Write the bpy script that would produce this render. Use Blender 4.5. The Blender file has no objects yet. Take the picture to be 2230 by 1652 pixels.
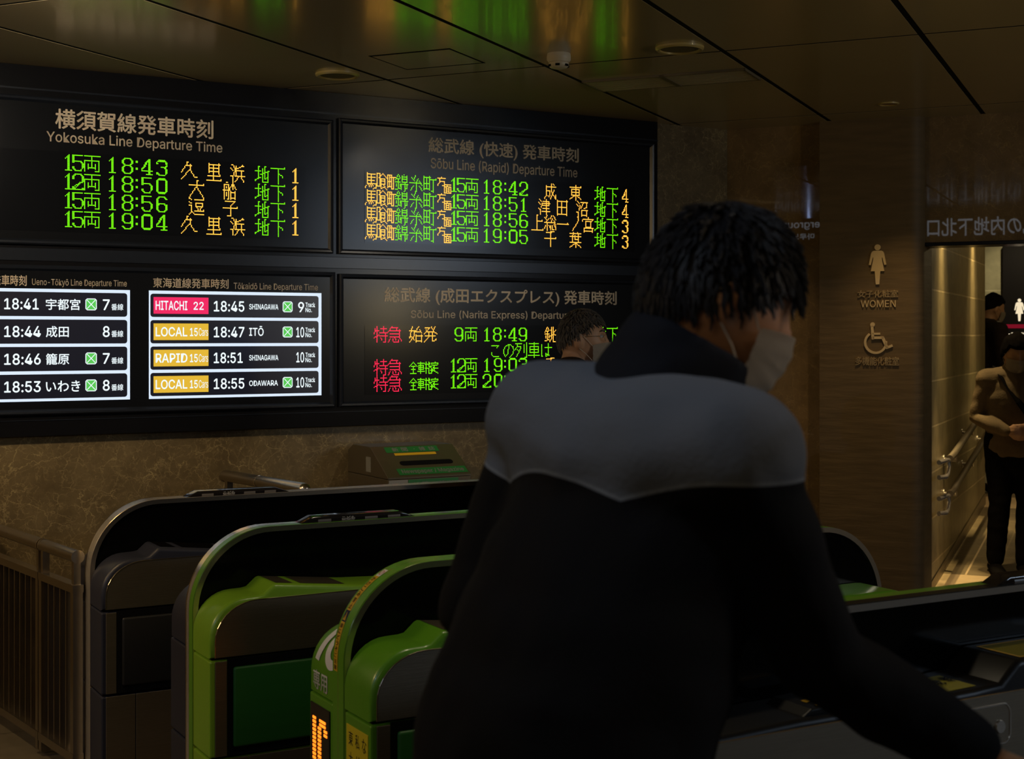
import bpy, bmesh, math, random
from mathutils import Vector, Matrix, noise
R = math.radians
random.seed(7)
C = bpy.context.scene.collection
sc = bpy.context.scene

# ------------------------------------------------------------------ camera, world, exposure
EYE, FPX, CXP, HZ = 1.6, 3100.0, 1115.0, 732.0
cam = bpy.data.cameras.new('camera'); camo = bpy.data.objects.new('camera', cam); C.objects.link(camo)
cam.sensor_width = 36; cam.lens = FPX / 2230 * 36; cam.shift_y = -(826 - HZ) / 2230
camo.location = (0, 0, EYE); camo.rotation_euler = (R(90), 0, 0); cam.clip_start = .05
cam.dof.use_dof = True; cam.dof.focus_distance = 5.4; cam.dof.aperture_fstop = 6.3
sc.camera = camo
sc.view_settings.view_transform = 'Standard'; sc.view_settings.look = 'None'
sc.view_settings.exposure = 0; sc.view_settings.gamma = 1; sc.view_settings.use_curve_mapping = False
wd = bpy.data.worlds.new('station_dusk'); sc.world = wd; wd.use_nodes = True
wd.node_tree.nodes['Background'].inputs[0].default_value = (1, .74, .42, 1)
wd.node_tree.nodes['Background'].inputs[1].default_value = .030

# two plan directions: W runs along the board wall, G along the ceiling panels and the washroom wall
AW, AG = R(29.5), R(-24.38)
MW, MG = Matrix.Rotation(AW, 4, 'Z'), Matrix.Rotation(AG, 4, 'Z')
CEIL = 2.766
def Wp(s, n, h): return MW @ Vector((s, n, h))
def Gp(p, g, h): return MG @ Vector((p, g, h))

def lamp(name, kind, loc, energy, color, target=None, **k):
    l = bpy.data.lights.new(name, kind); o = bpy.data.objects.new(name, l); C.objects.link(o)
    l.energy = energy; l.color = color; o.location = loc
    for a, v in k.items(): setattr(l, a, v)
    if target is not None:
        o.rotation_euler = (Vector(target) - Vector(loc)).to_track_quat('-Z', 'Y').to_euler()
    return o
WARM, COOL = (1, .70, .34), (.62, .78, 1)
lamp('hall_lamp_left', 'AREA', (-4.6, 3.6, 2.6), 30, WARM, (-1.0, 5.2, .9), shape='RECTANGLE', size=1.2, size_y=.4)
lamp('hall_lamp_rear', 'AREA', (-1.2, -1.6, 2.7), 13, (1, .78, .5), (0, 6, 1.5), shape='RECTANGLE', size=1.6, size_y=.5)
lamp('hall_lamp_cool', 'AREA', (6.3, 2.2, 2.55), 40, COOL, (0, 5.5, 1.6), shape='RECTANGLE', size=1.6, size_y=.5)
lamp('face_fill_right', 'SPOT', (2.3, 1.7, 2.72), 52, (1, .76, .48), (.42, 1.88, 1.60), spot_size=R(27), spot_blend=.8, shadow_soft_size=.15)  # added unseen spot, aimed to brighten the passing man's face
lamp('hall_lamp_above', 'SPOT', (-.40, 1.45, 2.72), 19, (.74, .85, 1), (.05, 1.75, 1.2), spot_size=R(80), spot_blend=1, shadow_soft_size=.12)
lamp('hall_lamp_cool_left', 'SPOT', (-3.6, .9, 2.72), 60, (.5, .62, 1), (-1.2, 4.4, .9), spot_size=R(60), spot_blend=1, shadow_soft_size=0)
lamp('ceiling_fill', 'SPOT', (4.3, 3.4, 1.9), 60, (1, .76, .36), (2.2, 4.9, 2.76), spot_size=R(100), spot_blend=1, shadow_soft_size=.1)  # made-up uplight, added to lift the dark right side of the ceiling
lamp('gate_top_fill', 'SPOT', Wp(2.0, 3.1, 2.74), 26, (1, .84, .58), Wp(2.0, 3.2, 0), spot_size=R(110), spot_blend=1, shadow_soft_size=.08)  # extra spot added out of view, brightens the gate tops
lamp('right_wall_fill', 'SPOT', Gp(-1.93, 7.60, 2.72), 42, WARM, Gp(-1.93, 7.66, 0), spot_size=R(42), spot_blend=.9, shadow_soft_size=.03)  # wall washer without a fixture, added to light the right marble
lamp('hall_lamp_wall', 'SPOT', Wp(.1, 4.4, 2.72), 125, WARM, Wp(1.3, 6.4, .75), spot_size=R(95), spot_blend=1, shadow_soft_size=.12)
lamp('board_fill_left', 'SPOT', Wp(.9, 4.3, 2.72), 122, (1, .88, .70), Wp(1.5, 6.35, 2.1), spot_size=R(75), spot_blend=1, shadow_soft_size=.10)  # added out of view so the board titles come out brighter
lamp('board_fill_right', 'SPOT', Wp(3.43, 4.68, CEIL - .03), 46, (1, .88, .70), Wp(3.3, 6.35, 1.62), spot_size=R(66), spot_blend=1, shadow_soft_size=.04)  # added beneath a ceiling speaker to brighten the lower right display

# ------------------------------------------------------------------ materials
def mat(name, col=(.5, .5, .5), rough=.5, metal=0, spec=.5, coat=0, emit=None, es=1.0, var=0, scale=8, stretch=(1, 1, 1), bump=0, coatr=.05):
    m = bpy.data.materials.new(name); m.use_nodes = True
    nt = m.node_tree; N = nt.nodes; L = nt.links; b = N['Principled BSDF']
    b.inputs['Base Color'].default_value = (*col, 1); b.inputs['Roughness'].default_value = rough
    b.inputs['Metallic'].default_value = metal; b.inputs['Specular IOR Level'].default_value = spec
    b.inputs['Coat Weight'].default_value = coat; b.inputs['Coat Roughness'].default_value = coatr
    if emit:
        b.inputs['Emission Color'].default_value = (*emit, 1); b.inputs['Emission Strength'].default_value = es
    if var or bump:
        tc = N.new('ShaderNodeTexCoord'); mp = N.new('ShaderNodeMapping'); mp.inputs['Scale'].default_value = stretch
        no = N.new('ShaderNodeTexNoise'); no.inputs['Scale'].default_value = scale; no.inputs['Detail'].default_value = 6
        L.new(tc.outputs['Object'], mp.inputs[0]); L.new(mp.outputs[0], no.inputs['Vector'])
        if var:
            mx = N.new('ShaderNodeMix'); mx.data_type = 'RGBA'
            mx.inputs[6].default_value = (*[c * (1 - var) for c in col], 1); mx.inputs[7].default_value = (*[min(1, c * (1 + var)) for c in col], 1)
            L.new(no.outputs['Fac'], mx.inputs[0]); L.new(mx.outputs[2], b.inputs['Base Color'])
        if bump:
            bu = N.new('ShaderNodeBump'); bu.inputs['Strength'].default_value = bump; bu.inputs['Distance'].default_value = .01
            L.new(no.outputs['Fac'], bu.inputs['Height']); L.new(bu.outputs[0], b.inputs['Normal'])
    return m

def emission(name, col, st=1.0):
    m = bpy.data.materials.new(name); m.use_nodes = True
    b = m.node_tree.nodes['Principled BSDF']
    b.inputs['Base Color'].default_value = (.01, .01, .01, 1); b.inputs['Specular IOR Level'].default_value = 0
    b.inputs['Emission Color'].default_value = (*col, 1); b.inputs['Emission Strength'].default_value = st
    return m

def marble(name, dark, mid, vein, rough, scale=1.0, amount=1.0, tile=None):
    m = bpy.data.materials.new(name); m.use_nodes = True
    nt = m.node_tree; N = nt.nodes; L = nt.links; b = N['Principled BSDF']
    tc = N.new('ShaderNodeTexCoord'); mp = N.new('ShaderNodeMapping'); mp.inputs['Scale'].default_value = (scale,) * 3
    L.new(tc.outputs['Object'], mp.inputs[0])
    wob = N.new('ShaderNodeTexNoise'); wob.inputs['Scale'].default_value = 4.5; wob.inputs['Detail'].default_value = 7; wob.inputs['Roughness'].default_value = .62
    L.new(mp.outputs[0], wob.inputs['Vector'])
    add = N.new('ShaderNodeMix'); add.data_type = 'VECTOR'; add.blend_type = 'MIX' if hasattr(add, 'blend_type') else 'MIX'
    add.inputs[0].default_value = .16
    L.new(mp.outputs[0], add.inputs[4]); L.new(wob.outputs['Color'], add.inputs[5])
    bl = N.new('ShaderNodeTexNoise'); bl.inputs['Scale'].default_value = 5; bl.inputs['Detail'].default_value = 9; bl.inputs['Roughness'].default_value = .68
    L.new(mp.outputs[0], bl.inputs['Vector'])
    r1 = N.new('ShaderNodeValToRGB'); r1.color_ramp.elements[0].position = .36; r1.color_ramp.elements[1].position = .66
    r1.color_ramp.elements[0].color = (*dark, 1); r1.color_ramp.elements[1].color = (*mid, 1)
    L.new(bl.outputs['Fac'], r1.inputs[0])
    last = r1.outputs[0]
    for sc_, w, k in ((4.2, .010, .48), (9, .018, .50), (19, .035, .52), (40, .07, .34)):
        vo = N.new('ShaderNodeTexVoronoi'); vo.feature = 'DISTANCE_TO_EDGE'; vo.inputs['Scale'].default_value = sc_
        L.new(add.outputs[1], vo.inputs['Vector'])
        rr = N.new('ShaderNodeMapRange'); rr.inputs[1].default_value = 0; rr.inputs[2].default_value = w
        rr.inputs[3].default_value = 1; rr.inputs[4].default_value = 0; L.new(vo.outputs['Distance'], rr.inputs[0])
        br = N.new('ShaderNodeTexNoise'); br.inputs['Scale'].default_value = sc_ * .8; L.new(mp.outputs[0], br.inputs['Vector'])
        b2 = N.new('ShaderNodeMapRange'); b2.inputs[1].default_value = .44; b2.inputs[2].default_value = .70; L.new(br.outputs['Fac'], b2.inputs[0])
        mu = N.new('ShaderNodeMath'); mu.operation = 'MULTIPLY'; L.new(rr.outputs[0], mu.inputs[0]); L.new(b2.outputs[0], mu.inputs[1])
        m2 = N.new('ShaderNodeMath'); m2.operation = 'MULTIPLY'; m2.inputs[1].default_value = k * amount; L.new(mu.outputs[0], m2.inputs[0])
        mx = N.new('ShaderNodeMix'); mx.data_type = 'RGBA'; mx.inputs[7].default_value = (*vein, 1)
        L.new(m2.outputs[0], mx.inputs[0]); L.new(last, mx.inputs[6]); last = mx.outputs[2]
    L.new(last, b.inputs['Base Color']); b.inputs['Roughness'].default_value = rough
    return m

def tiles(name, c1, c2, mortar, w, h, rough, mode='XZ', msize=.012, offset=.5, bump=.4, spec=.4):
    m = bpy.data.materials.new(name); m.use_nodes = True
    nt = m.node_tree; N = nt.nodes; L = nt.links; b = N['Principled BSDF']
    tc = N.new('ShaderNodeTexCoord'); sp = N.new('ShaderNodeSeparateXYZ'); cb = N.new('ShaderNodeCombineXYZ')
    L.new(tc.outputs['Object'], sp.inputs[0]); L.new(sp.outputs['XYZ'.index(mode[0])], cb.inputs[0]); L.new(sp.outputs['XYZ'.index(mode[1])], cb.inputs[1])
    br = N.new('ShaderNodeTexBrick'); br.inputs['Scale'].default_value = 1; br.inputs['Brick Width'].default_value = w; br.inputs['Row Height'].default_value = h
    br.inputs['Mortar Size'].default_value = msize; br.inputs['Color1'].default_value = (*c1, 1); br.inputs['Color2'].default_value = (*c2, 1); br.inputs['Mortar'].default_value = (*mortar, 1)
    br.offset = offset; br.inputs['Mortar Smooth'].default_value = .2
    L.new(cb.outputs[0], br.inputs['Vector'])
    no = N.new('ShaderNodeTexNoise'); no.inputs['Scale'].default_value = 14; no.inputs['Detail'].default_value = 8; L.new(tc.outputs['Object'], no.inputs['Vector'])
    mr = N.new('ShaderNodeMapRange'); mr.inputs[3].default_value = .62; mr.inputs[4].default_value = 1.3; L.new(no.outputs['Fac'], mr.inputs[0])
    mx = N.new('ShaderNodeMix'); mx.data_type = 'RGBA'; mx.blend_type = 'MULTIPLY'; mx.inputs[0].default_value = 1
    L.new(br.outputs['Color'], mx.inputs[6]); L.new(mr.outputs[0], mx.inputs[7]); L.new(mx.outputs[2], b.inputs['Base Color'])
    bu = N.new('ShaderNodeBump'); bu.inputs['Strength'].default_value = bump; bu.inputs['Distance'].default_value = .006; bu.invert = True
    L.new(br.outputs['Fac'], bu.inputs['Height']); L.new(bu.outputs[0], b.inputs['Normal'])
    b.inputs['Roughness'].default_value = rough; b.inputs['Specular IOR Level'].default_value = spec
    return m

M = {}
M['marble'] = marble('brown_marble', (.085, .060, .028), (.135, .098, .046), (.42, .32, .15), .22, 1.0)
M['marble2'] = marble('dark_brown_marble', (.105, .070, .034), (.175, .115, .055), (.36, .25, .105), .012, .8, .7)
M['ceil'] = mat('ceiling_panel', (.42, .33, .18), .20, .0, .9, coat=.14, coatr=.05, var=.05, scale=3)
M['gap'] = mat('dark_gap', (.004, .004, .004), .9, spec=.1)
M['floor'] = tiles('granite_floor', (.12, .10, .075), (.10, .085, .062), (.05, .042, .03), .6, .6, .35, 'XY', .004, 0, .2)
M['floor2'] = tiles('washroom_floor', (.17, .135, .08), (.155, .12, .07), (.24, .19, .11), .30, .30, .45, 'XY', .006, 0, .2)
M['floor3'] = mat('pale_lit_floor', (.42, .32, .19), .5, var=.15, scale=20)
M['washwall'] = tiles('washroom_wall_tile', (.30, .245, .13), (.25, .20, .105), (.42, .34, .19), .9, .268, .42, 'YZ', .006, .5, .5)
M['washend'] = tiles('washroom_end_tile', (.27, .25, .16), (.25, .23, .15), (.36, .33, .22), .6, .40, .5, 'XZ', .006, .5, .4)
M['pillar'] = mat('pillar_stone', (.10, .066, .030), .6, spec=.2, var=.35, scale=5, stretch=(1, 1, 7), bump=.25)
M['black'] = mat('black_cladding', (.005, .005, .006), .20, spec=.12, var=.2, scale=40)
M['panel'] = mat('display_panel_black', (.005, .0055, .007), .20, spec=.15)
M['frame'] = mat('display_frame', (.010, .012, .017), .24, .1, .2, var=.15, scale=30)
M['led_off'] = mat('led_window_black', (.004, .0045, .006), .18, spec=.15)
M['title'] = mat('title_lettering', (.68, .58, .44), .6, spec=.2)
M['led_g'] = emission('led_green', (.19, 1.0, .003), 1.7)
M['led_a'] = emission('led_amber', (1.0, .45, .055), 2.7)
M['led_r'] = emission('led_red', (1.0, .018, .07), 2.2)
M['lcd_w'] = emission('screen_white', (.73, .85, 1.0), 1.0)
M['lcd_t'] = emission('screen_text_white', (.86, .96, 1.0), 1.05)
M['lcd_k'] = mat('screen_black', (.006, .006, .012), .3, spec=.4, emit=(.10, .11, .2), es=.04)
M['lcd_p'] = emission('screen_pink', (.92, .022, .13), .95)
M['lcd_y'] = emission('screen_yellow', (.92, .56, .045), .85)
M['lcd_g'] = emission('screen_green', (.10, .58, .09), 1.0)
M['steel'] = mat('brushed_steel', (.66, .62, .56), .18, .75, .5, var=.08, scale=9)
M['steel_d'] = mat('dark_brushed_steel', (.30, .255, .19), .46, 1, .5, var=.2, scale=7, stretch=(1.5, 60, 70), bump=.06)
M['steel_e'] = mat('steel_edge', (.70, .60, .47), .22, 1)
M['steel_f'] = mat('fence_steel', (.46, .41, .34), .27, 1, var=.1, scale=30)
M['green'] = mat('gate_green', (.105, .30, .012), .34, spec=.5, coat=.25, coatr=.12, var=.06, scale=60)
M['green_l'] = mat('gate_light_green', (.22, .42, .02), .36, spec=.5, coat=.2, coatr=.15, var=.05, scale=60)
M['green_p'] = mat('gate_pad_green', (.014, .115, .012), .5, spec=.4, var=.12, scale=5, stretch=(.6, 1, 9))
M['navy'] = mat('gate_dark_shell', (.018, .020, .034), .42, spec=.45)
M['blackshell'] = mat('gate_black_shell', (.010, .009, .008), .4, spec=.25, var=.2, scale=50)
M['glass'] = mat('gate_black_glass', (.002, .002, .002), .12, spec=.16)
M['pad_d'] = mat('gate_dark_pad', (.012, .012, .012), .4, spec=.35)
M['lamp_grey'] = mat('unlit_lamp', (.11, .095, .08), .4)
M['lamp_cover'] = mat('smoked_cover', (.012, .010, .010), .10, spec=.6)
M['white'] = mat('white_lettering', (.72, .70, .64), .5)
M['yellow'] = mat('yellow_sticker', (.66, .38, .012), .5)
M['yellow_p'] = mat('yellow_poster', (.62, .50, .012), .5)
M['yellow_t'] = mat('yellow_plate', (.72, .62, .06), .42)
M['ink'] = mat('black_ink', (.012, .012, .016), .6, spec=.2)
M['blueink'] = mat('navy_ink', (.012, .014, .06), .6, spec=.2)
M['redink'] = mat('red_ink', (.5, .02, .03), .6)
M['led_o'] = emission('led_orange', (1.0, .20, .012), 2.2)
M['bin'] = mat('bin_steel', (.10, .078, .045), .45, .5, var=.12, scale=20)
M['bin_g'] = mat('bin_green_label', (.012, .15, .028), .5)
M['grey_label'] = mat('grey_label', (.26, .25, .22), .6)
M['side_label'] = mat('grey_side_notice', (.16, .15, .12), .6)  # plain dull grey for the notice on the bin's side
M['gold'] = mat('satin_gold_letters', (.52, .38, .185), .45, .25)
M['speaker'] = mat('speaker_rim', (.38, .29, .10), .35, coat=.3)
M['grille'] = mat('speaker_grille', (.11, .085, .045), .6, var=.3, scale=300)
M['offwhite'] = mat('detector_plastic', (.50, .43, .31), .5)
M['vent'] = mat('vent_slat', (.42, .35, .24), .5)
M['reflector'] = mat('downlight_reflector', (.85, .6, .3), .08, 1)
M['sign_k'] = mat('sign_black', (.005, .004, .005), .4, spec=.3)
M['sign_w'] = emission('sign_white', (1, .83, .55), .9)
M['sign_r'] = emission('sign_red', (.22, .002, .016), .8)
M['sign_g'] = emission('sign_green', (.02, .19, .03), .8)
M['guide_w'] = emission('guide_sign_letters', (.80, .88, 1.0), 1.5)
M['skin'] = mat('skin', (.42, .235, .135), .5, spec=.35, var=.1, scale=30)
M['skin_f'] = mat('ruddy_skin', (.40, .20, .105), .5, spec=.35, var=.1, scale=30)
M['hair_k'] = mat('black_hair', (.007, .007, .009), .6, spec=.22, var=.3, scale=60)
M['hair_g'] = mat('greying_hair', (.075, .065, .055), .6, spec=.25, var=.6, scale=70)
M['hair_m'] = mat('matte_black_hair', (.006, .005, .005), .9, spec=.03)
M['mask_w'] = mat('cloth_mask', (.50, .44, .36), .8, spec=.1, var=.06, scale=60)
M['jk_grey'] = mat('slate_jacket_cloth', (.125, .14, .17), .85, spec=.12, var=.15, scale=120, bump=.15)
M['jk_dark'] = mat('black_jacket_cloth', (.008, .008, .010), .85, spec=.08, var=.2, scale=120)
M['jk_navy'] = mat('navy_collar_cloth', (.008, .009, .013), .8, spec=.08)
M['cloth_k'] = mat('black_cloth', (.004, .0035, .0035), .85, spec=.06)
M['sweater'] = mat('beige_sweater', (.15, .11, .065), .9, spec=.1, var=.12, scale=90, bump=.2)
M['coat_b'] = mat('dark_brown_coat', (.025, .018, .014), .85, spec=.1)
M['metal_thin'] = mat('thin_wire', (.6, .5, .35), .25, 1)
M['eye'] = mat('eye_white', (.5, .45, .4), .3)
M['iris'] = mat('iris_dark', (.02, .012, .008), .2)

# ------------------------------------------------------------------ object helpers
ORG = {}
def setp(o, label=None, cat=None, group=None, kind=None):
    if label: o['label'] = label
    if cat: o['category'] = cat
    if group: o['group'] = group
    if kind: o['kind'] = kind
def thing(name, label, cat, frame='W', at=(0, 0, 0), group=None):
    o = bpy.data.objects.new(name, None); C.objects.link(o)
    m = {'W': MW, 'G': MG, 'X': Matrix()}[frame]
    o.location = m @ Vector(at); o.rotation_euler = (0, 0, {'W': AW, 'G': AG, 'X': 0}[frame])
    o.empty_display_size = .1
    setp(o, label, cat, group); ORG[o.name] = Vector(at)
    return o
def obj(name, bm, ms, parent=None, label=None, frame=None, smooth=False, kind=None, wn=False):
    if not isinstance(ms, (list, tuple)): ms = [ms]
    bm.normal_update()
    me = bpy.data.meshes.new(name)
    o = bpy.data.objects.new(name, me); C.objects.link(o)
    if parent is not None:
        org = ORG[parent.name]; bmesh.ops.translate(bm, verts=bm.verts, vec=-org); o.parent = parent
        ORG[o.name] = org
    elif frame:
        o.rotation_euler = (0, 0, {'W': AW, 'G': AG, 'X': 0}[frame]); ORG[o.name] = Vector((0, 0, 0))
    bm.to_mesh(me); bm.free()
    for m in ms: me.materials.append(M[m] if isinstance(m, str) else m)
    if smooth:
        for p in me.polygons: p.use_smooth = True
        me.set_sharp_from_angle(angle=R(smooth if smooth is not True else 40))
    if label: o['label'] = label
    if kind: o['kind'] = kind
    return o
def struct(name, bm, ms, frame='W', smooth=False):
    return obj(name, bm, ms, None, frame=frame, smooth=smooth, kind='structure')

def B(): return bmesh.new()
def box(bm, x0, x1, y0, y1, z0, z1, bev=0, mi=0, seg=2):
    vs = [bm.verts.new((x, y, z)) for x in (x0, x1) for y in (y0, y1) for z in (z0, z1)]
    fs = [bm.faces.new([vs[i] for i in q]) for q in ((0, 1, 3, 2), (4, 6, 7, 5), (0, 4, 5, 1), (2, 3, 7, 6), (0, 2, 6, 4), (1, 5, 7, 3))]
    for f in fs: f.material_index = mi
    if bev:
        es = list({e for f in fs for e in f.edges})
        r = bmesh.ops.bevel(bm, geom=es, offset=bev, segments=seg, affect='EDGES', profile=.5)
        for f in r['faces']: f.material_index = mi
    return vs
def poly(bm, pts, mi=0):
    f = bm.faces.new([bm.verts.new(p) for p in pts]); f.material_index = mi; return f
def prism(bm, pts, y0, y1, plane='xz', mi=0, bev_near=0, seg=3):
    """closed outline pts (a,b) swept from y0 to y1; plane xz -> (a, y, b), xy -> (a, b, z), yz -> (x, a, b)"""
    P = {'xz': lambda a, b, t: (a, t, b), 'xy': lambda a, b, t: (a, b, t), 'yz': lambda a, b, t: (t, a, b)}[plane]
    v0 = [bm.verts.new(P(a, b, y0)) for a, b in pts]; v1 = [bm.verts.new(P(a, b, y1)) for a, b in pts]
    n = len(pts); fs = []
    f0 = bm.faces.new(v0); f1 = bm.faces.new(v1[::-1]); fs += [f0, f1]
    for i in range(n):
        fs.append(bm.faces.new((v0[i], v1[i], v1[(i + 1) % n], v0[(i + 1) % n])))
    for f in fs: f.material_index = mi
    bmesh.ops.recalc_face_normals(bm, faces=fs)
    if bev_near:
        r = bmesh.ops.bevel(bm, geom=list(f0.edges), offset=bev_near, segments=seg, affect='EDGES', profile=.5)
        for f in r['faces']: f.material_index = mi
    return fs
def frames(pts, side=None):
    pts = [Vector(p) for p in pts]; out = []; n = len(pts); prev = None
    for i in range(n):
        t = (pts[min(i + 1, n - 1)] - pts[max(i - 1, 0)]).normalized()
        s = Vector(side) if side is not None else (prev if prev is not None else (Vector((0, 0, 1)) if abs(t.z) < .9 else Vector((1, 0, 0))))
        s = s - t * s.dot(t)
        if s.length < 1e-5: s = Vector((0, 1, 0)) - t * t.y
        s.normalize(); prev = s
        out.append((pts[i], t, s, t.cross(s)))
    return out
def tube(bm, pts, r, seg=12, side=None, mi=0, cap=True, dome=False):
    """r: number or list of numbers / (r_side, r_other) pairs"""
    n = len(pts); rs = r if isinstance(r, (list, tuple)) else [r] * n
    rs = [q if isinstance(q, (list, tuple)) else (q, q) for q in rs]
    fr = frames(pts, side); rings = []
    def ring(c, s, u, a, b): return [bm.verts.new(c + s * (math.cos(2 * math.pi * k / seg) * a) + u * (math.sin(2 * math.pi * k / seg) * b)) for k in range(seg)]
    if dome:
        c, t, s, u = fr[0]; a, b = rs[0]; m_ = min(a, b)
        for q in (.95, .7, .38): rings.append(ring(c - t * m_ * q, s, u, a * math.sqrt(1 - q * q), b * math.sqrt(1 - q * q)))
    for (c, t, s, u), (a, b) in zip(fr, rs): rings.append(ring(c, s, u, a, b))
    if dome:
        c, t, s, u = fr[-1]; a, b = rs[-1]; m_ = min(a, b)
        for q in (.38, .7, .95): rings.append(ring(c + t * m_ * q, s, u, a * math.sqrt(1 - q * q), b * math.sqrt(1 - q * q)))
    fs = []
    for A, D in zip(rings, rings[1:]):
        for k in range(seg): fs.append(bm.faces.new((A[k], A[(k + 1) % seg], D[(k + 1) % seg], D[k])))
    if cap:
        fs.append(bm.faces.new(rings[0][::-1])); fs.append(bm.faces.new(rings[-1]))
    for f in fs: f.material_index = mi
    return fs
def cyl(bm, p0, p1, r, seg=20, r1=None, mi=0): return tube(bm, [p0, p1], [r, r1 if r1 is not None else r], seg, mi=mi)
def lathe(bm, prof, seg=32, at=(0, 0, 0), mi=0):
    """prof: (radius, z) from one end to the other"""
    rings = [[bm.verts.new((at[0] + r * math.cos(2 * math.pi * k / seg), at[1] + r * math.sin(2 * math.pi * k / seg), at[2] + z)) for k in range(seg)] for r, z in prof]
    fs = []
    for A, D in zip(rings, rings[1:]):
        for k in range(seg): fs.append(bm.faces.new((A[k], A[(k + 1) % seg], D[(k + 1) % seg], D[k])))
    fs.append(bm.faces.new(rings[0])); fs.append(bm.faces.new(rings[-1]))
    for f in fs: f.material_index = mi
    bmesh.ops.recalc_face_normals(bm, faces=fs)
def ball(bm, c, rx, ry=None, rz=None, seg=16, mi=0, mtx=None):
    m = Matrix.Translation(c) @ (mtx or Matrix()) @ Matrix.Diagonal((rx, ry or rx, rz or rx, 1))
    r = bmesh.ops.create_uvsphere(bm, u_segments=seg, v_segments=max(8, seg * 2 // 3), radius=1, matrix=m)
    for f in {f for v in r['verts'] for f in v.link_faces}: f.material_index = mi

# ------------------------------------------------------------------ lettering
_tc = {}
try:                                                   # Blender's own bundled sans for Latin letters; the built-in face otherwise
    import os
    SANS = bpy.data.fonts.load(os.path.join(bpy.utils.resource_path('LOCAL'), 'datafiles', 'fonts', 'Inter.woff2'))
except Exception:
    SANS = None
def glyphs(body, bold=0.0, res=3):
    """the lettering as (verts, faces) in type units, from the built-in typeface"""
    key = (body, bold, res)
    if key in _tc: return _tc[key]
    c = bpy.data.curves.new('lettering', 'FONT'); c.body = body
    if SANS and all(ord(q) < 0x2000 for q in body): c.font = SANS
    c.offset = bold; c.resolution_u = res; c.fill_mode = 'FRONT'
    o = bpy.data.objects.new('lettering', c); C.objects.link(o)
    dg = bpy.context.evaluated_depsgraph_get(); dg.update()
    me = bpy.data.meshes.new_from_object(o.evaluated_get(dg))
    V = [v.co.copy() for v in me.vertices]; Fc = [tuple(p.vertices) for p in me.polygons]
    bpy.data.objects.remove(o); bpy.data.curves.remove(c); bpy.data.meshes.remove(me)
    _tc[key] = (V, Fc); return V, Fc
def lettering(bm, body, fn, x0, x1, y0, y1, cap=False, bold=0.0, depth=.0015, mi=0, res=3, fit=None):
    """fit text to x0..x1 and baseline/bottom y0..top y1; fn(x, y, z) -> point, z toward the reader"""
    V, Fc = glyphs(body, 0, res)
    if bold:
        V0, F0 = V, Fc; V, Fc = [], []
        for ox, oy in ((0, 0), (bold, 0), (-bold, 0), (0, bold), (0, -bold)):
            k0 = len(V); V += [v + Vector((ox, oy, 0)) for v in V0]; Fc += [tuple(i + k0 for i in f) for f in F0]
    xs = [v.x for v in V]; ys = [v.y for v in V]; a0, a1, b0, b1 = min(xs), max(xs), min(ys), max(ys)
    if fit:                                            # only the first letters span x0..x1
        vx = [v.x for v in glyphs(fit, 0, res)[0]]; a1 = max(vx)
    if cap:
        hv = [v.y for v in glyphs('H', 0, res)[0]]; b0, b1 = min(hv), max(hv)
    kx, ky = (x1 - x0) / (a1 - a0), (y1 - y0) / (b1 - b0)
    top = [bm.verts.new(fn(x0 + (v.x - a0) * kx, y0 + (v.y - b0) * ky, depth)) for v in V]
    fs = []
    for f in Fc:
        try: fs.append(bm.faces.new([top[i] for i in f]))
        except ValueError: pass
    for f in fs: f.material_index = mi
    if depth > .003:                                   # raised letters get sides
        cnt = {}
        for f in Fc:
            for i in range(len(f)):
                a, b = f[i], f[(i + 1) % len(f)]; cnt[(a, b)] = 1
        bot = {}
        for (a, b) in list(cnt):
            if (b, a) in cnt: continue
            for q in (a, b):
                if q not in bot:
                    v = V[q]; bot[q] = bm.verts.new(fn(x0 + (v.x - a0) * kx, y0 + (v.y - b0) * ky, 0))
            try: bm.faces.new((top[b], top[a], bot[a], bot[b])).material_index = mi
            except ValueError: pass
def onW(nn): return lambda x, y, z: Vector((x, nn - z, y))
def pix(x, y, nn):
    """photo pixel -> (s, h) on the plane n = nn parallel to the board wall"""
    d = Vector(((x - CXP) / FPX, 1, (HZ - y) / FPX)); nv = MW @ Vector((0, 1, 0)); t = nn / d.dot(nv)
    q = MW.inverted() @ (d * t); return q.x, EYE + d.z * t
def outline_face(bm, rings, fn, depth=0.0, mi=0):
    for r in rings: poly(bm, [fn(a, b, depth) for a, b in r], mi)
def extrude_flat(bm, pts, fn, d0, d1, mi=0):
    v0 = [bm.verts.new(fn(a, b, d0)) for a, b in pts]; v1 = [bm.verts.new(fn(a, b, d1)) for a, b in pts]; n = len(pts)
    fs = [bm.faces.new(v0), bm.faces.new(v1[::-1])] + [bm.faces.new((v0[i], v1[i], v1[(i + 1) % n], v0[(i + 1) % n])) for i in range(n)]
    for f in fs: f.material_index = mi
    bmesh.ops.recalc_face_normals(bm, faces=fs)
def rrect(x0, x1, y0, y1, r, k=4):
    out = []
    for cx, cy, a in ((x1 - r, y1 - r, 0), (x0 + r, y1 - r, 90), (x0 + r, y0 + r, 180), (x1 - r, y0 + r, 270)):
        for i in range(k + 1): q = R(a + 90 * i / k); out.append((cx + r * math.cos(q), cy + r * math.sin(q)))
    return out

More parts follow.
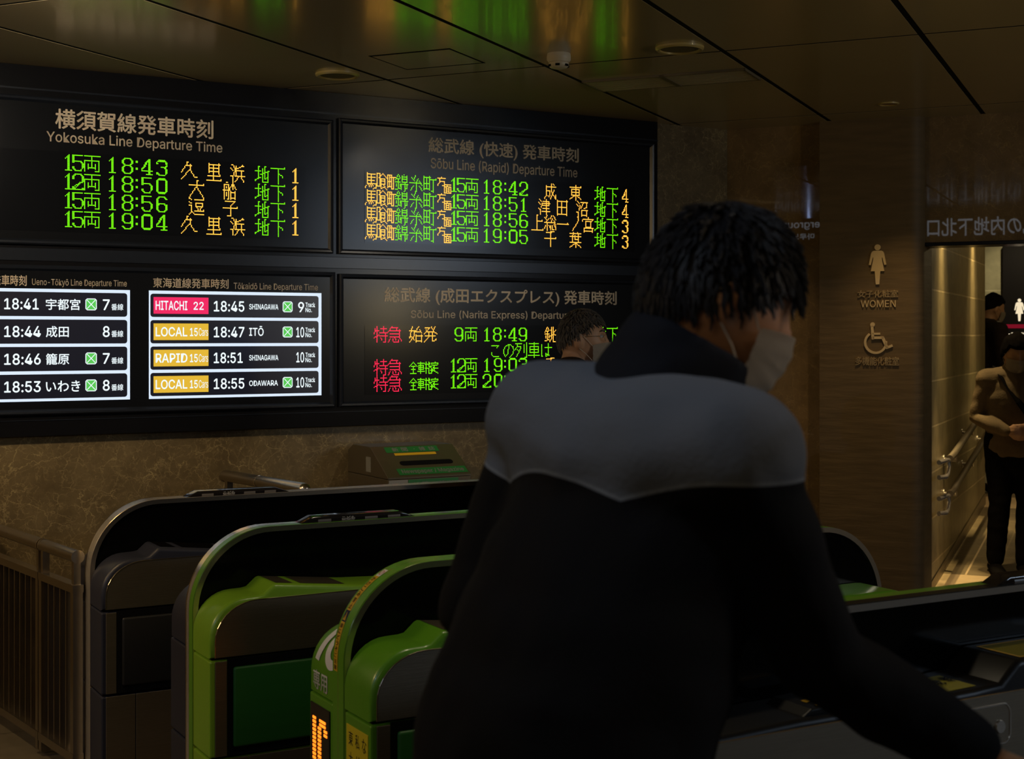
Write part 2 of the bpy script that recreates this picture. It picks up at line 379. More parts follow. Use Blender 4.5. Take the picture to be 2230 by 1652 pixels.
# ------------------------------------------------------------------ room shell
bm = B(); box(bm, -9, 9, -6, 9.2, -.1, 0); struct('floor', bm, 'floor')
CX0, CY0, PITCH = -.831, 5.662, .787                     # ceiling grid in the G frame
bm = B()
xs = [CX0 + PITCH * k for k in range(-9, 9)]; ys = [CY0 - 1.84 * 5 + 1.84 * k for k in range(7)] + [7.87]
HATCH = (-.86, -.50)
for a, b in zip(xs, xs[1:]):
    for c, d in zip(ys, ys[1:]):
        box(bm, a + .0125, b - .0125, c + .0095, d - .0095, CEIL, CEIL + .02)
box(bm, xs[0], xs[-1], ys[0], ys[-1], CEIL + .021, CEIL + .06, mi=1)
for a in xs: box(bm, a - .0124, a + .0124, ys[0], ys[-1], CEIL + .0012, CEIL + .02, mi=1)
for c in ys:
    for a, b in zip(xs, xs[1:]): box(bm, a + .0126, b - .0126, c - .0094, c + .0094, CEIL + .0008, CEIL + .02, mi=1)
struct('ceiling', bm, ['ceil', 'gap'], 'G')

NB, NWALL = 6.35, 6.40
CORN = 5.018
bm = B(); box(bm, -5, CORN, NWALL, NWALL + .12, 0, CEIL + .01); struct('wall_back', bm, 'marble')
GW = 7.827; PC = -2.212; PP0, PP1 = -1.672, -1.128; OPH = 2.10; PE = .45
bm = B(); box(bm, PC - .02, PP0 + .02, GW, GW + .12, 0, CEIL + .01); struct('wall_right', bm, 'marble2', 'G')
bm = B(); box(bm, PP1 - .02, 1.3, GW, GW + .16, OPH, CEIL + .01)
box(bm, PE, 2.6, GW, GW + .16, 0, OPH); struct('wall_header', bm, 'marble2', 'G')
bm = B(); box(bm, PP1, PE, GW - .006, GW + .2, OPH - .02, OPH, .003); struct('trim_lintel', bm, 'black', 'G')
# pillar between marble and washroom opening, with a rounded corner
pts = [(PP0, GW + .25), (PP0, GW - .085)]
for i in range(9):
    q = R(90 * i / 8); pts.append((PP1 - .075 + .075 * math.sin(q), GW - .01 - .075 * math.cos(q)))
pts.append((PP1, GW + .25))
bm = B(); prism(bm, pts, 0, CEIL + .01, 'xy'); struct('wall_pillar', bm, 'pillar', 'G', 40)
# washroom passage: ramped floor, tiled wall, far wall, ceiling
PWL, GE = -1.2, 11.42
def ramp(g): return 0 if g < 7.9 else (.105 * (g - 7.9) / .6 if g < 8.5 else .105 + .072 * (g - 8.5))
bm = B()
rows = [7.9, 8.5, 8.9]
def strip(bm, g0, g1, x0, x1, mi):
    poly(bm, [(x0, g0, ramp(g0) + .001), (x1, g0, ramp(g0) + .001), (x1, g1, ramp(g1) + .001), (x0, g1, ramp(g1) + .001)], mi)
for g0, g1, k in ((7.8, 7.9, 0), (7.9, 8.5, 0), (8.5, 9.05, 0), (9.05, 11.3, 1), (11.3, 11.75, 0), (11.75, 13.4, 1)): strip(bm, g0, g1, -3.2, 1.6, k)  # lit floor painted as pale bands, the header's shade as a darker one
for g0, g1 in ((9.05, 11.3),):                           # pale line tile along the wall foot
    poly(bm, [(PWL + .13, g0, ramp(g0) + .002), (PWL + .142, g0, ramp(g0) + .002), (PWL + .142, g1, ramp(g1) + .002), (PWL + .13, g1, ramp(g1) + .002)], 0)
struct('floor_washroom', bm, ['floor3', 'floor2'], 'G')
bm = B(); box(bm, PWL - .14, PWL, GW + .2, GE, 0, 2.95); struct('wall_washroom_left', bm, 'washwall', 'G')
bm = B(); box(bm, PWL - .003, PWL + .012, GW + .2, GE, 0, .46)
bm.free(); bm = B()
for g0, g1 in ((8.2, GE),):
    poly(bm, [(PWL + .006, g0, ramp(g0)), (PWL + .006, g1, ramp(g1)), (PWL + .006, g1, ramp(g1) + .09), (PWL + .006, g0, ramp(g0) + .09)])
struct('base_band_washroom', bm, 'steel_d', 'G')  # dark band along the foot of the tiled wall
bm = B(); box(bm, -3.2, 1.6, 13.0, 13.1, 0, 2.95); struct('wall_washroom_end', bm, 'washend', 'G')
bm = B(); box(bm, PE + .2, PE + .3, GW + .16, 13.0, 0, 2.95); struct('wall_washroom_right', bm, 'washend', 'G')
bm = B(); box(bm, -3.2, 1.6, GW + .16, 13.1, 2.90, 2.95); struct('ceiling_washroom', bm, 'ceil', 'G')

# ------------------------------------------------------------------ LED lettering: 16 x 16 dot characters
GL = {
'両': '00d0606a04c4040dc4cd9dcd373b979b3a9a', '久': '5060505343938286430 9860f87cdcded'.replace(' ', ''),
'里': '2028b0b921c124b427b7616f1bcb0fdfcbcadfde', '浜': '103132320325 4339 0a2a2a2f515a63b1b0c155c5a5aa4ada7b5e5e4fabcf'.replace(' ', ''),
'大': '7076 8080 04d4 d3d4 660f 76df'.replace(' ', ''), '船': '3040121f2252525e4f5f07673435393c8266909690b5b5c6787f b8bf79b97ebe'.replace(' ', ''),
'逗': '00210324 0626262c2c0e3c5e5ede51d1d0d164c46467c4c767c7788ab8aa5bdbdadb'.replace(' ', ''), '子': '21b1b175757e4e7e07d7d6d7',
'地': '3040303b04540c3b3b5a0c0d727e8ececbce909ba0a057d4c4caabba', '下': '01d1d0d0717f86b8b8b9',
'馬': '202a21a124a427972abaa1a1616ababebabe8fae0e1c3b4d5b6d7b8c', '喰': '000c303c00300c3c602460a44585454e858a4787 4a8a4e7d6aaf'.replace(' ', ''),
'町': '010d212c414d014107470c4c3383636e4e6e', '錦': '300530531444075734 3d191b595b0e5d90907177c1c772c274c477c7a7af69d9696ec9cdbdcd'.replace('34 3d', '343d'),
'糸': '6053225593 6707b7a5d9777f4a1eaade6f6f'.replace(' ', ''), '街': '000d323c606d01710767 0c6c73d3a3af8eaed2d2'.replace(' ', ''),
'方': '01814041212424082474747758 78'.replace(' ', ''), '面': '07773739097 9090f797f0f7f292f595f2b5b2d5d'.replace(' ', ''),
'成': '222b2b0f23d38088 88dfdbdfa0b1b67f2767676c4c5d5d6c'.replace(' ', ''), '東': '02d2707f242ab4ba24b427b72aba6a0e8aded1d2',
'津': '10320325443 8092a2a2f52c244d456c6c2c6909f59c94cdc'.replace(' ', ''), '田': '000fb0bf01c107b70eae515e',
'沼': '1032032544390b2b2b2f51d1c1c697c68257696fc9cf69d96ece', '上': '606f707066c6c5c50fdfdede',
'総': '3013023553170767373f1a0d5a6c8073a0d493867 7c7b5d97a7e9a9e9ebeb9cbdbde'.replace(' ', ''), '一': '08d8c7c7', 'ノ': '607070747408 740e'.replace('740 8', '').replace(' ', '').replace('7408740e', '740e'),
'宮': '707212d21204d2b4444aa4aa44a44aaa7a6b2b2fcbcf2bdb2ece', '千': '70b0218107d7d6d6727f', '葉': '01d1404290a204d4333aa3a967a763678ada0ada7b7f6b0f8bdf'.replace('8ada', ''),
'特': '303f121515071454 0b5872d2a0a666e669e9c6cfafcf7b8d'.replace(' ', ''), '急': '400541a1a18424d4c3cb27c72aca2c0f5c5e6fbfbdbf7b8ddcee',
'始': '30240464240b5459590f0a4b4b5da06565c5b3d6787fd8df79e97ede', '発': '11616107233480a4a4e7c0a335b5555a5a0f959eaedddcdd19c9',
'全': '40044084246427671b7b444b', '車小': '01711363156517671317636 70979303b'.replace(' ', ''), '指': '101b0232063640445251447444764b7b464b767b6878',
'定': '40400171010271721363343 94676250b287b'.replace(' ', ''), '銚': '3005305314440757343d191b595b0e5d808b8b6fa0afafefedef7385699 8d3b5b7e9'.replace(' ', ''),
'こ': '1393917484751a 1c1c3e3e9e'.replace(' ', '').replace('9174', '9375').replace('8475', ''), 'の': '726b6b3e3e1b1b1717434382 82c4c4d8d8bcbc8f'.replace(' ', ''),
'列': '0171310724641e6464 58581e a2aad0dfbfdf2738'.replace('1e6464', '64').replace(' ', ''), '車': '11c1707f24c424 2ac4ca27c72aca0dddd'.replace(' ', '').replace('0dddd', '0ddd'),
'は': '121e1e2e55d591 9d6bad 6b6e6e9d'.replace(' ', ''),
}
DG = {'0': '2070 1181 0212 8292 030a 131b 8393 939a 838b 0b1b 8b9b 1c8c 2d7d'.split(), '1': '3030 2131 1231 0303 323d 222d 0d5d'.split(),
'2': '2070 1121 7181 0212 8292 0304 1314 9395 8385 8696 7787 6777 5868 4959 394a 2a3b 1b2c 0b1b 0c1c 0d9d 8c9c'.split(),
'3': '2070 1181 0202 8292 0313 8394 9295 8586 4676 7787 8898 989b 888b 0b1b 0c1c 8c8c 1c2c 2d7d 9898'.split(),
'4': '6070 5161 616d 717d 5152 4243 3344 3435 2536 2627 1718 0809 0a1a 0a9a 4d9d 0909'.split(),
'5': '0080 0006 1006 1016 0616 2535 3575 7686 8797 979a 878b 989a 0a1a 0b1b 1c2c 7c8b 2d7d 8b9a'.split(),
'6': '2070 1121 7181 8292 0212 030b 131b 0b1c 2656 2676 1727 7787 8897 989a 888b 1c2c 8b9b 7c8c 2d7d'.split(),
'8': '2070 1121 7181 0204 1214 8284 9294 1525 7585 2676 1727 7787 080b 181b 888b 989b 1c2c 7c8c 2d7d'.split(),
'9': '2070 1121 7181 0206 1216 8292 929b 838b 1727 7787 2878 0b1b 1c2c 7c8c 2d7d 8b9b'.split(), ':': '1213 2223 1819 2829'.split(),
'7': '0090 0001 9091 8283 7477 6869 5a5d 4a4d'.split()}
def dots(ch):
    segs = DG[ch] if ch in DG else [GL[ch][i:i + 4] for i in range(0, len(GL[ch]) // 4 * 4, 4)]
    S = set()
    for q in segs:
        x0, y0, x1, y1 = [int(v, 16) for v in q]; k = max(abs(x1 - x0), abs(y1 - y0), 1)
        for i in range(k + 1): S.add((round(x0 + (x1 - x0) * i / k), round(y0 + (y1 - y0) * i / k)))
    return S
class Led:
    """one lit dot = one small raised square; a row of text = one mesh per colour"""
    def __init__(s, s0, h0, pitch, nn): s.s0, s.h0, s.p, s.n = s0, h0, pitch, nn
    def put(s, bm, ch, px, row, dy=0, squeeze=None):
        col = round((pix(px, 450 if row < 99 else 450, s.n)[0] - s.s0) / s.p)
        for x, y in dots(ch):
            if squeeze and ch in DG:
                if x in squeeze: continue
                x -= sum(1 for q in squeeze if q < x)
            cx = s.s0 + (col + x + .5) * s.p; cz = s.h0 - (row * 16 + dy + y + .5) * s.p; r = s.p * .39
            pts = [(cx - r, cz - r * .45), (cx - r * .45, cz - r), (cx + r * .45, cz - r), (cx + r, cz - r * .45), (cx + r, cz + r * .45), (cx + r * .45, cz + r), (cx - r * .45, cz + r), (cx - r, cz + r * .45)]
            bm.faces.new([bm.verts.new((a, s.n - .0015, b)) for a, b in pts])

# ------------------------------------------------------------------ departure board
bm = B(); box(bm, -1.2, 4.502, NB, NWALL - .002, 1.17, CEIL - .001)
housing = thing('board_housing', 'long black board casing across the marble wall, up to the ceiling', 'board casing', 'W', (1.6, NWALL, 1.17))
obj('casing', bm, 'black', housing)
bm = B(); box(bm, -1.2, 4.502, NB - .004, NB - .0005, 1.925, 1.98, .002); obj('middle_rail', bm, 'frame', housing)
bm = B(); box(bm, -1.2, 4.502, NB - .003, NB - .0005, 2.66, 2.668); box(bm, -1.2, 4.502, NB - .003, NB - .0005, 1.236, 1.24); obj('seam_strip', bm, 'frame', housing)
def display(s0, s1, h0, h1, label):
    t = thing('departure_display', label, 'departure display', 'W', ((s0 + s1) / 2, NB, h0), 'departure displays on the board')
    bw, ft = .024, NB - .022
    bm = B()
    o = [(s0, h0), (s1, h0), (s1, h1), (s0, h1)]; i_ = [(s0 + bw, h0 + bw), (s1 - bw, h0 + bw), (s1 - bw, h1 - bw), (s0 + bw, h1 - bw)]
    m_ = [(s0 + .006, h0 + .006), (s1 - .006, h0 + .006), (s1 - .006, h1 - .006), (s0 + .006, h1 - .006)]
    ringz = [(o, NB), (o, ft + .006), (m_, ft), ([(a + (.015 if a < (s0 + s1) / 2 else -.015), b + (.015 if b < (h0 + h1) / 2 else -.015)) for a, b in o], ft + .002), (i_, NB - .006)]
    vv = [[bm.verts.new((a, y, b)) for a, b in r] for r, y in ringz]
    for A, D in zip(vv, vv[1:]):
        for k in range(4): bm.faces.new((A[k], A[(k + 1) % 4], D[(k + 1) % 4], D[k]))
    bmesh.ops.recalc_face_normals(bm, faces=bm.faces)
    obj('bezel', bm, 'frame', t)
    bm = B(); box(bm, s0 + bw, s1 - bw, NB - .006, NB - .001, h0 + bw, h1 - bw); obj('face_panel', bm, 'panel', t)
    return t
NT = NB - .0065
def tline(t, name, body, xa, ya, xb, yb, cap=False, bold=0.0, fit=None, mat_='title', nn=NT):
    """pixels: left end (xa, bottom ya) and right end (xb, top yb)"""
    bm = B(); s0, h0 = pix(xa, ya, nn); s1, h1 = pix(xb, yb, nn)
    lettering(bm, body, onW(nn), s0, s1, h0, h1, cap, bold, fit=fit); return obj(name, bm, mat_, t)
UL = display(-.20, 2.604, 1.995, 2.632, 'upper left black departure display for the Yokosuka Line with four LED rows')
UR = display(2.632, 4.47, 1.994, 2.645, 'upper right departure display for the Sobu Line rapid trains, rows starting in amber')
LL = display(-.20, 2.614, 1.262, 1.906, 'lower left departure display holding two white bordered screens')
LR = display(2.636, 4.47, 1.262, 1.900, 'lower right departure display for the Narita express with red lettering on its rows')
tline(UL, 'title_japanese', '横須賀線発車時刻', 120, 279.5, 464.5, 262, bold=.016)
tline(UL, 'title_english', 'Yokosuka Line Departure Time', 101, 307, 484, 312, True, .006)
tline(UR, 'title_japanese', '総武線 (快速) 発車時刻', 932.8, 336.5, 1260, 323, bold=.016)
tline(UR, 'title_english', 'Sōbu Line (Rapid) Departure Time', 937.7, 365.5, 1257, 366, True, .006)
tline(LL, 'title_japanese', '東海道線発車時刻', 333, 626, 497.5, 607.5, bold=.012)
tline(LL, 'title_english', 'Tōkaidō Line Departure Time', 508.7, 629, 692, 619, True, .003)
tline(LL, 'title_japanese', '上野東京ライン発車時刻', -154, 619, 58, 599, bold=.012)
tline(LL, 'title_english', 'Ueno-Tōkyō Line Departure Time', 69.7, 620, 276, 610.5, True, .003)
tline(LR, 'title_japanese', '総武線 (成田エクスプレス) 発車時刻', 837, 662.5, 1342.5, 634, bold=.016)
tline(LR, 'title_english', 'Sōbu Line (Narita Express) Departure Time', 894.5, 691.5, 1226.7, 679, True, .006, fit='Sōbu Line (Narita Express) Departu')

def led_window(t, s0, s1, h0, h1):
    bm = B(); box(bm, s0, s1, NB - .0078, NB - .0062, h0, h1); w = obj('led_window', bm, 'led_off', t)
    return w
NL = NB - .0078
def led_row(w, led, row, items, dy=0):
    """one mesh per field: run of dots of one colour and one meaning"""
    runs = []
    for it in items:
        ch, col = it[0], it[2]
        kind = 'departure_time' if ch in DG and col == 'g' else 'track_number' if ch in DG else 'car_count' if ch == '両' else 'track_kind' if ch in '地下' else 'train_kind' if ch in '特急始発' or ch in ('全', '車小', '指', '定') else 'route_text' if ch in ('馬', '喰', '町', '錦', '糸', '街', '方', '面') else 'destination'
        if kind == 'car_count' and runs and runs[-1][0] == 'departure_time': runs[-1][0] = 'car_count'; runs[-1][2].append(it); runs.append(['', '', []]); continue
        if runs and runs[-1][0] == kind and runs[-1][1] == col: runs[-1][2].append(it)
        else: runs.append([kind, col, [it]])
    for kind, col, its in runs:
        if not its: continue
        bm = B()
        for it in its: led.put(bm, it[0], it[1], row, dy + (it[3] if len(it) > 3 else 0), it[4] if len(it) > 4 else None)
        obj(kind, bm, 'led_' + col, w)
w = led_window(UL, -.1, 2.464, 2.055, 2.402)
led = Led(1.355, 2.392, .00512, NL)
def left_part(a, b, hh, mm):
    L_ = [(a, 140.1, 'g'), (b, 158, 'g'), ('両', 183.3, 'g'), (hh[0], 237.6, 'g'), (hh[1], 264.5, 'g'), (':', 293.6, 'g')]
    for ch, x in zip(mm, (308, 339.3)): L_.append((ch, x, 'g'))
    return L_
tail = [('地', 554.9, 'g'), ('下', 590, 'g'), ('1', 636.8, 'a')]
led_row(w, led, 0, left_part('1', '5', '18', '43') + [('久', 392.6, 'a'), ('里', 448.3, 'a'), ('浜', 502, 'a')] + tail)
led_row(w, led, 1, left_part('1', '2', '18', '50') + [('大', 411.9, 'a'), ('船', 484.7, 'a')] + tail)
led_row(w, led, 2, left_part('1', '5', '18', '56') + [('逗', 411.9, 'a'), ('子', 484.7, 'a')] + tail)
led_row(w, led, 3, left_part('1', '5', '19', '04') + [('久', 392.6, 'a'), ('里', 448.3, 'a'), ('浜', 502, 'a')] + tail)
w = led_window(UR, 2.770, 4.345, 2.054, 2.404)
led = Led(2.7753, 2.394, .00515, NL)
def mid_part(hh, mm, dest, tr):
    L_ = [('馬', 795, 'a'), ('喰', 819.8, 'a'), ('町', 843.5, 'a'), ('錦', 858.9, 'g'), ('糸', 890.3, 'g'), ('街', 921.2, 'g'), ('方', 951.5, 'a'), ('面', 966.4, 'a'),
          ('1', 981.8, 'g'), ('5', 994.7, 'g'), ('両', 1014, 'g'), (hh[0], 1053.8, 'g'), (hh[1], 1073.9, 'g'), (':', 1095.4, 'g'), (mm[0], 1106.8, 'g'), (mm[1], 1130 if mm[1] != '1' else 1134, 'g')]
    return L_ + [(c, x, 'a') for c, x in dest] + [('地', 1294.6, 'g'), ('下', 1321.5, 'g'), (tr, 1354.8, 'a', 1, (4, 6))]
led_row(w, led, 0, mid_part('18', '42', [('成', 1185.3), ('東', 1240.6)], '4'))
led_row(w, led, 1, mid_part('18', '51', [('津', 1171), ('田', 1212.8), ('沼', 1254)], '4'))
led_row(w, led, 2, mid_part('18', '56', [('上', 1156.7), ('総', 1185), ('一', 1212.8), ('ノ', 1245.3), ('宮', 1267.7)], '3'))
led_row(w, led, 3, mid_part('19', '05', [('千', 1185), ('葉', 1240)], '3'))
w = led_window(LR, 2.770, 4.345, 1.318, 1.656)
led = Led(2.8165, 1.6495, .0050, NL)
led_row(w, led, 0, [('特', 813, 'r'), ('急', 845, 'r'), ('始', 891, 'a'), ('発', 922, 'a'), ('9', 989.6, 'g', 1), ('両', 1012.8, 'g', 1), ('1', 1054.8, 'g', 1), ('8', 1074, 'g', 1), (':', 1095, 'g', 1), ('4', 1107, 'g', 1), ('9', 1129.7, 'g', 1),
    ('銚', 1185, 'a'), ('子', 1240.6, 'a'), ('地', 1294.6, 'g'), ('下', 1321.5, 'g'), ('3', 1354.8, 'a', 1, (4, 6))])
led_row(w, led, 1, [('こ', 1067, 'g'), ('の', 1093.4, 'g'), ('列', 1122.3, 'g'), ('車', 1150, 'g'), ('は', 1177, 'g')])
for row, hh, mm in ((2, '19', '03'), (3, '20', '03')):
    L_ = [('特', 813, 'r'), ('急', 845, 'r')] + [(c, x, 'g', 3) for c, x in (('全', 891), ('車小', 908.7), ('指', 924), ('定', 939))]
    L_ += [('1', 982.5, 'g'), ('2', 996, 'g'), ('両', 1012.8, 'g'), (hh[0], 1054.8 if hh[0] == '1' else 1050.6, 'g'), (hh[1], 1074.5, 'g'), (':', 1095, 'g'), (mm[0], 1107, 'g'), (mm[1], 1129.7, 'g'), ('千', 1185, 'a'), ('葉', 1240.6, 'a'), ('地', 1294.6, 'g'), ('下', 1321.5, 'g'), ('3', 1354.8, 'a', 1, (4, 6))]
    led_row(w, led, row, L_)

# the two flat screens of the lower left display
def ph(x, y): return pix(x, y, NT)
ROWP = (ph(326.8, 639.1)[1] - ph(326.8, 811.7)[1]) / 3
R0T, R0B = ph(326.8, 639.1)[1], ph(326.8, 689.9)[1]
def screen(t, s0, s1, r0, r1):
    bm = B(); box(bm, s0, s1, NB - .012, NB - .005, 1.320, 1.805); w = obj('screen', bm, 'lcd_w', t, 'white bordered flat screen')
    for k in range(4):
        bm = B(); extrude_flat(bm, rrect(r0, r1, R0B - ROWP * k, R0T - ROWP * k, .012), onW(NB - .012), 0, .0008)
        obj('row_field', bm, 'lcd_k', w)
    return w
NS = NB - .0128
def ltext(bm, body, k, x0, yb, x1, yt, cap=True, bold=.012, mi=0):
    sa, ha = ph(x0, yb); sb, hb = ph(x0, yt); s1 = ph(x1, yb)[0]
    lettering(bm, body, onW(NS), sa, s1, ha - ROWP * k, hb - ROWP * k, cap, bold, mi=mi, depth=.001)
def reserved(bm, k, x0, yb, x1, yt):
    """green square with clipped corners and a white cross"""
    a, b0 = ph(x0, yb); a1 = ph(x1, yb)[0]; b1 = ph(x0, yt)[1]; b0 -= ROWP * k; b1 -= ROWP * k
    q = (a1 - a) * .14; e = (a1 - a) * .075
    def octo(d): return [(a + q + d * .4, b0 + d), (a1 - q - d * .4, b0 + d), (a1 - d, b0 + q + d * .4), (a1 - d, b1 - q - d * .4), (a1 - q - d * .4, b1 - d), (a + q + d * .4, b1 - d), (a + d, b1 - q - d * .4), (a + d, b0 + q + d * .4)]
    f = onW(NS)
    poly(bm, [f(x, y, .0006) for x, y in octo(0)], 0); poly(bm, [f(x, y, .0009) for x, y in octo(e)], 1)
    for (xa, ya, xb, yb_) in ((a + q, b0 + q, a1 - q, b1 - q), (a + q, b1 - q, a1 - q, b0 + q)):
        d = Vector((xb - xa, yb_ - ya)).normalized() * e * .45; n_ = Vector((-d.y, d.x))
        poly(bm, [f(xa - n_.x, ya - n_.y, .0012), f(xb - n_.x, yb_ - n_.y, .0012), f(xb + n_.x, yb_ + n_.y, .0012), f(xa + n_.x, ya + n_.y, .0012)], 0)
scr = screen(LL, 1.7225, 2.5445, ph(326.8, 660)[0], ph(692.7, 660)[0])
for k, (kind, col, extra, tm, dest, x1, icon, tr) in enumerate((('HITACHI', 'lcd_p', '22', '18:45', 'SHINAGAWA', 605, 1, '9'), ('LOCAL', 'lcd_y', '15', '18:47', 'ITŌ', 573, 1, '10'),
        ('RAPID', 'lcd_y', '15', '18:51', 'SHINAGAWA', 605, 0, '10'), ('LOCAL', 'lcd_y', '15', '18:55', 'ODAWARA', 604, 1, '10'))):
    bm = B(); sa, ha = ph(333.6, 682.7); sb = ph(453, 682)[0]; hb = ph(333.6, 646.4)[1]
    box(bm, sa, sb, NS - .0006, NS, ha - ROWP * k, hb - ROWP * k); obj('train_type_box', bm, col, scr)
    bm = B(); ltext(bm, kind, k, 338, 674.2, 407, 655); obj('train_type', bm, 'lcd_t', scr)
    bm = B(); ltext(bm, extra, k, 420.5 if extra == '22' else 412.5, 674 if k == 0 else 674.4, 442.5 if extra == '22' else 429.5, 657.5)
    if extra == '15': ltext(bm, 'Cars', k, 432, 674.4, 452, 657.8, bold=0)
    obj('train_number' if k == 0 else 'car_count', bm, 'lcd_t', scr)
    bm = B(); ltext(bm, tm, k, 464.5, 677.4, 531 if tm[-1] != '1' else 527.5, 655.6)
    obj('departure_time', bm, 'lcd_t', scr)
    bm = B(); ltext(bm, dest, k, 541.5, 673.2 if dest != 'ITŌ' else 675, x1, 662 if dest != 'ITŌ' else 658.5)
    obj('destination', bm, 'lcd_t', scr)
    bm = B(); ltext(bm, tr, k, 648 if tr == '9' else 644, 679, 661, 658); ltext(bm, 'Track', k, 664, 668.2, 685, 658.8); ltext(bm, 'No.', k, 664, 679.2, 678, 670)
    obj('track_number', bm, 'lcd_t', scr)
    if icon:
        bm = B(); reserved(bm, k, 614.5, 679.5, 636, 656); obj('reserved_mark', bm, ['lcd_t', 'lcd_g'], scr)
scr = screen(LL, .62, 1.6365, .66, ph(276.3, 660)[0])
for k, (tm, dest, x1, icon, tr) in enumerate((('18:41', '宇都宮', 174, 1, '7'), ('18:44', '成田', 149, 0, '8'), ('18:46', '籠原', 150, 1, '7'), ('18:53', 'いわき', 174, 1, '8'))):
    bm = B(); ltext(bm, tm, k, 8.3, 672.6, 83.6 if tm[-1] == '1' else 88, 649.6); obj('departure_time', bm, 'lcd_t', scr)
    bm = B(); ltext(bm, dest, k, 99.2, 674.5, x1, 650, False); obj('destination', bm, 'lcd_t', scr)
    bm = B(); ltext(bm, tr, k, 223, 674.4, 238, 652); ltext(bm, '番線', k, 241.6, 675.3, 267.6, 661, False, .008)
    obj('track_number', bm, 'lcd_t', scr)
    if icon:
        bm = B(); reserved(bm, k, 185.3, 675.3, 210, 649.6); obj('reserved_mark', bm, ['lcd_t', 'lcd_g'], scr)
    bm = B(); box(bm, .70, .98, NS - .0006, NS, R0B - ROWP * k + .012, R0T - ROWP * k - .012); obj('train_type_box', bm, 'lcd_y', scr)

# ------------------------------------------------------------------ ceiling fittings
def gxy(x, y):
    z = FPX * (CEIL - EYE) / (HZ - y); v = MG.inverted() @ Vector(((x - CXP) / FPX * z, z, 0)); return v.x, v.y
for i, (x, y, lab) in enumerate(((735, 161, 'round ceiling speaker with yellowish rim above the upper left display'), (1480, 103, 'round ceiling speaker with yellowish rim beside the long air vent'))):
    a, b = gxy(x, y); t = thing('ceiling_speaker', lab, 'speaker', 'G', (a, b, CEIL), 'round ceiling speakers')
    r = .098
    bm = B(); lathe(bm, [(r, CEIL - .0), (r, CEIL - .008), (r - .008, CEIL - .014), (r - .018, CEIL - .012), (r - .02, CEIL - .004), (r - .022, CEIL)], 48, (a, b, 0)); obj('rim', bm, 'speaker', t, smooth=True)
    bm = B(); lathe(bm, [(.001, CEIL - .009), (.04, CEIL - .0085), (r - .021, CEIL - .006), (r - .021, CEIL - .002)], 48, (a, b, 0)); obj('grille', bm, 'grille', t, smooth=True)
a, b = gxy(1217, 117); t = thing('smoke_detector', 'small white dome smoke detector on the ceiling seam', 'smoke detector', 'G', (a, b, CEIL))
bm = B(); lathe(bm, [(.048, 0), (.05, -.012), (.05, -.026), (.044, -.034), (.044, -.036)], 36, (a, b, CEIL)); obj('base_plate', bm, 'offwhite', t, smooth=True)
bm = B(); lathe(bm, [(.040, -.036), (.042, -.040), (.040, -.052), (.034, -.058), (.020, -.062), (.001, -.063)], 36, (a, b, CEIL)); obj('dome', bm, 'offwhite', t, smooth=True)
bm = B()
for k in range(6):
    q = R(60 * k + 15); box(bm, -.009, .009, .0395, .043, CEIL - .055, CEIL - .046); bmesh.ops.rotate(bm, verts=bm.verts[-8:], cent=(0, 0, 0), matrix=Matrix.Rotation(q, 3, 'Z')); bmesh.ops.translate(bm, verts=bm.verts[-8:], vec=(a, b, 0))
obj('sensing_slot', bm, 'gap', t)
a, b = gxy(1935, 226); t = thing('ceiling_downlight', 'small recessed downlight in the ceiling before the stone pillar', 'downlight', 'G', (a, b, CEIL))
bm = B(); lathe(bm, [(.052, 0), (.052, -.004), (.044, -.005), (.042, -.001)], 36, (a, b, CEIL)); obj('trim_ring', bm, 'speaker', t, smooth=True)
bm = B(); lathe(bm, [(.042, -.002), (.03, -.0012), (.012, -.0008), (.001, -.0006)], 36, (a, b, CEIL)); obj('reflector', bm, 'reflector', t, smooth=True)
DL = Gp(a, b, CEIL - .03)
t = thing('ceiling_vent', 'long slatted air vent set in the ceiling between two seams', 'vent', 'G', (CX0 - 1.5 * PITCH, 6.18, CEIL))
x0, x1 = CX0 - 2 * PITCH + .012, CX0 - PITCH - .012; g0, g1 = 6.05, 6.318
bm = B(); box(bm, x0, x1, g0, g1, CEIL - .003, CEIL + .001, mi=0); obj('backing', bm, 'grille', t)
bm = B()
for k in range(9):
    y = g0 + .016 + (g1 - g0 - .032) * k / 8; box(bm, x0 + .01, x1 - .01, y - .009, y + .009, CEIL - .009, CEIL - .003)
obj('slats', bm, 'vent', t)
bm = B(); box(bm, x0, x1, g0, g0 + .008, CEIL - .011, CEIL - .002); box(bm, x0, x1, g1 - .008, g1, CEIL - .011, CEIL - .002)
for x in (x0, x1 - .008): box(bm, x, x + .008, g0, g1, CEIL - .011, CEIL - .002)
obj('vent_frame', bm, 'grille', t)
bm = B(); box(bm, (x0 + x1) / 2 - .012, (x0 + x1) / 2 + .012, g0, g1, CEIL - .012, CEIL - .002); obj('divider', bm, 'grille', t)
q = [gxy(*c) for c in ((800, 121), (981, 106), (1058, 137), (885, 151))]
ha, hb = sum(v[0] for v in q) / 4, sum(v[1] for v in q) / 4; hw, hd = (q[1][0] - q[0][0]) / 2, (q[3][1] - q[0][1]) / 2
hw, hd = abs(hw), abs(hd)
t = thing('ceiling_hatch', 'square access hatch outlined in the ceiling above the boards', 'hatch', 'G', (ha, hb, CEIL))
bm = B(); box(bm, ha - hw + .009, ha + hw - .009, hb - hd + .016, hb + hd - .016, CEIL - .0015, CEIL + .001); obj('hatch_panel', bm, 'ceil', t)
bm = B()
for x in (-hw, hw - .009): box(bm, ha + x, ha + x + .009, hb - hd, hb + hd, CEIL - .0012, CEIL + .001)
for y in (-hd, hd - .016): box(bm, ha - hw, ha + hw, hb + y, hb + y + .016, CEIL - .0012, CEIL + .001)
obj('hatch_gap', bm, 'gap', t)
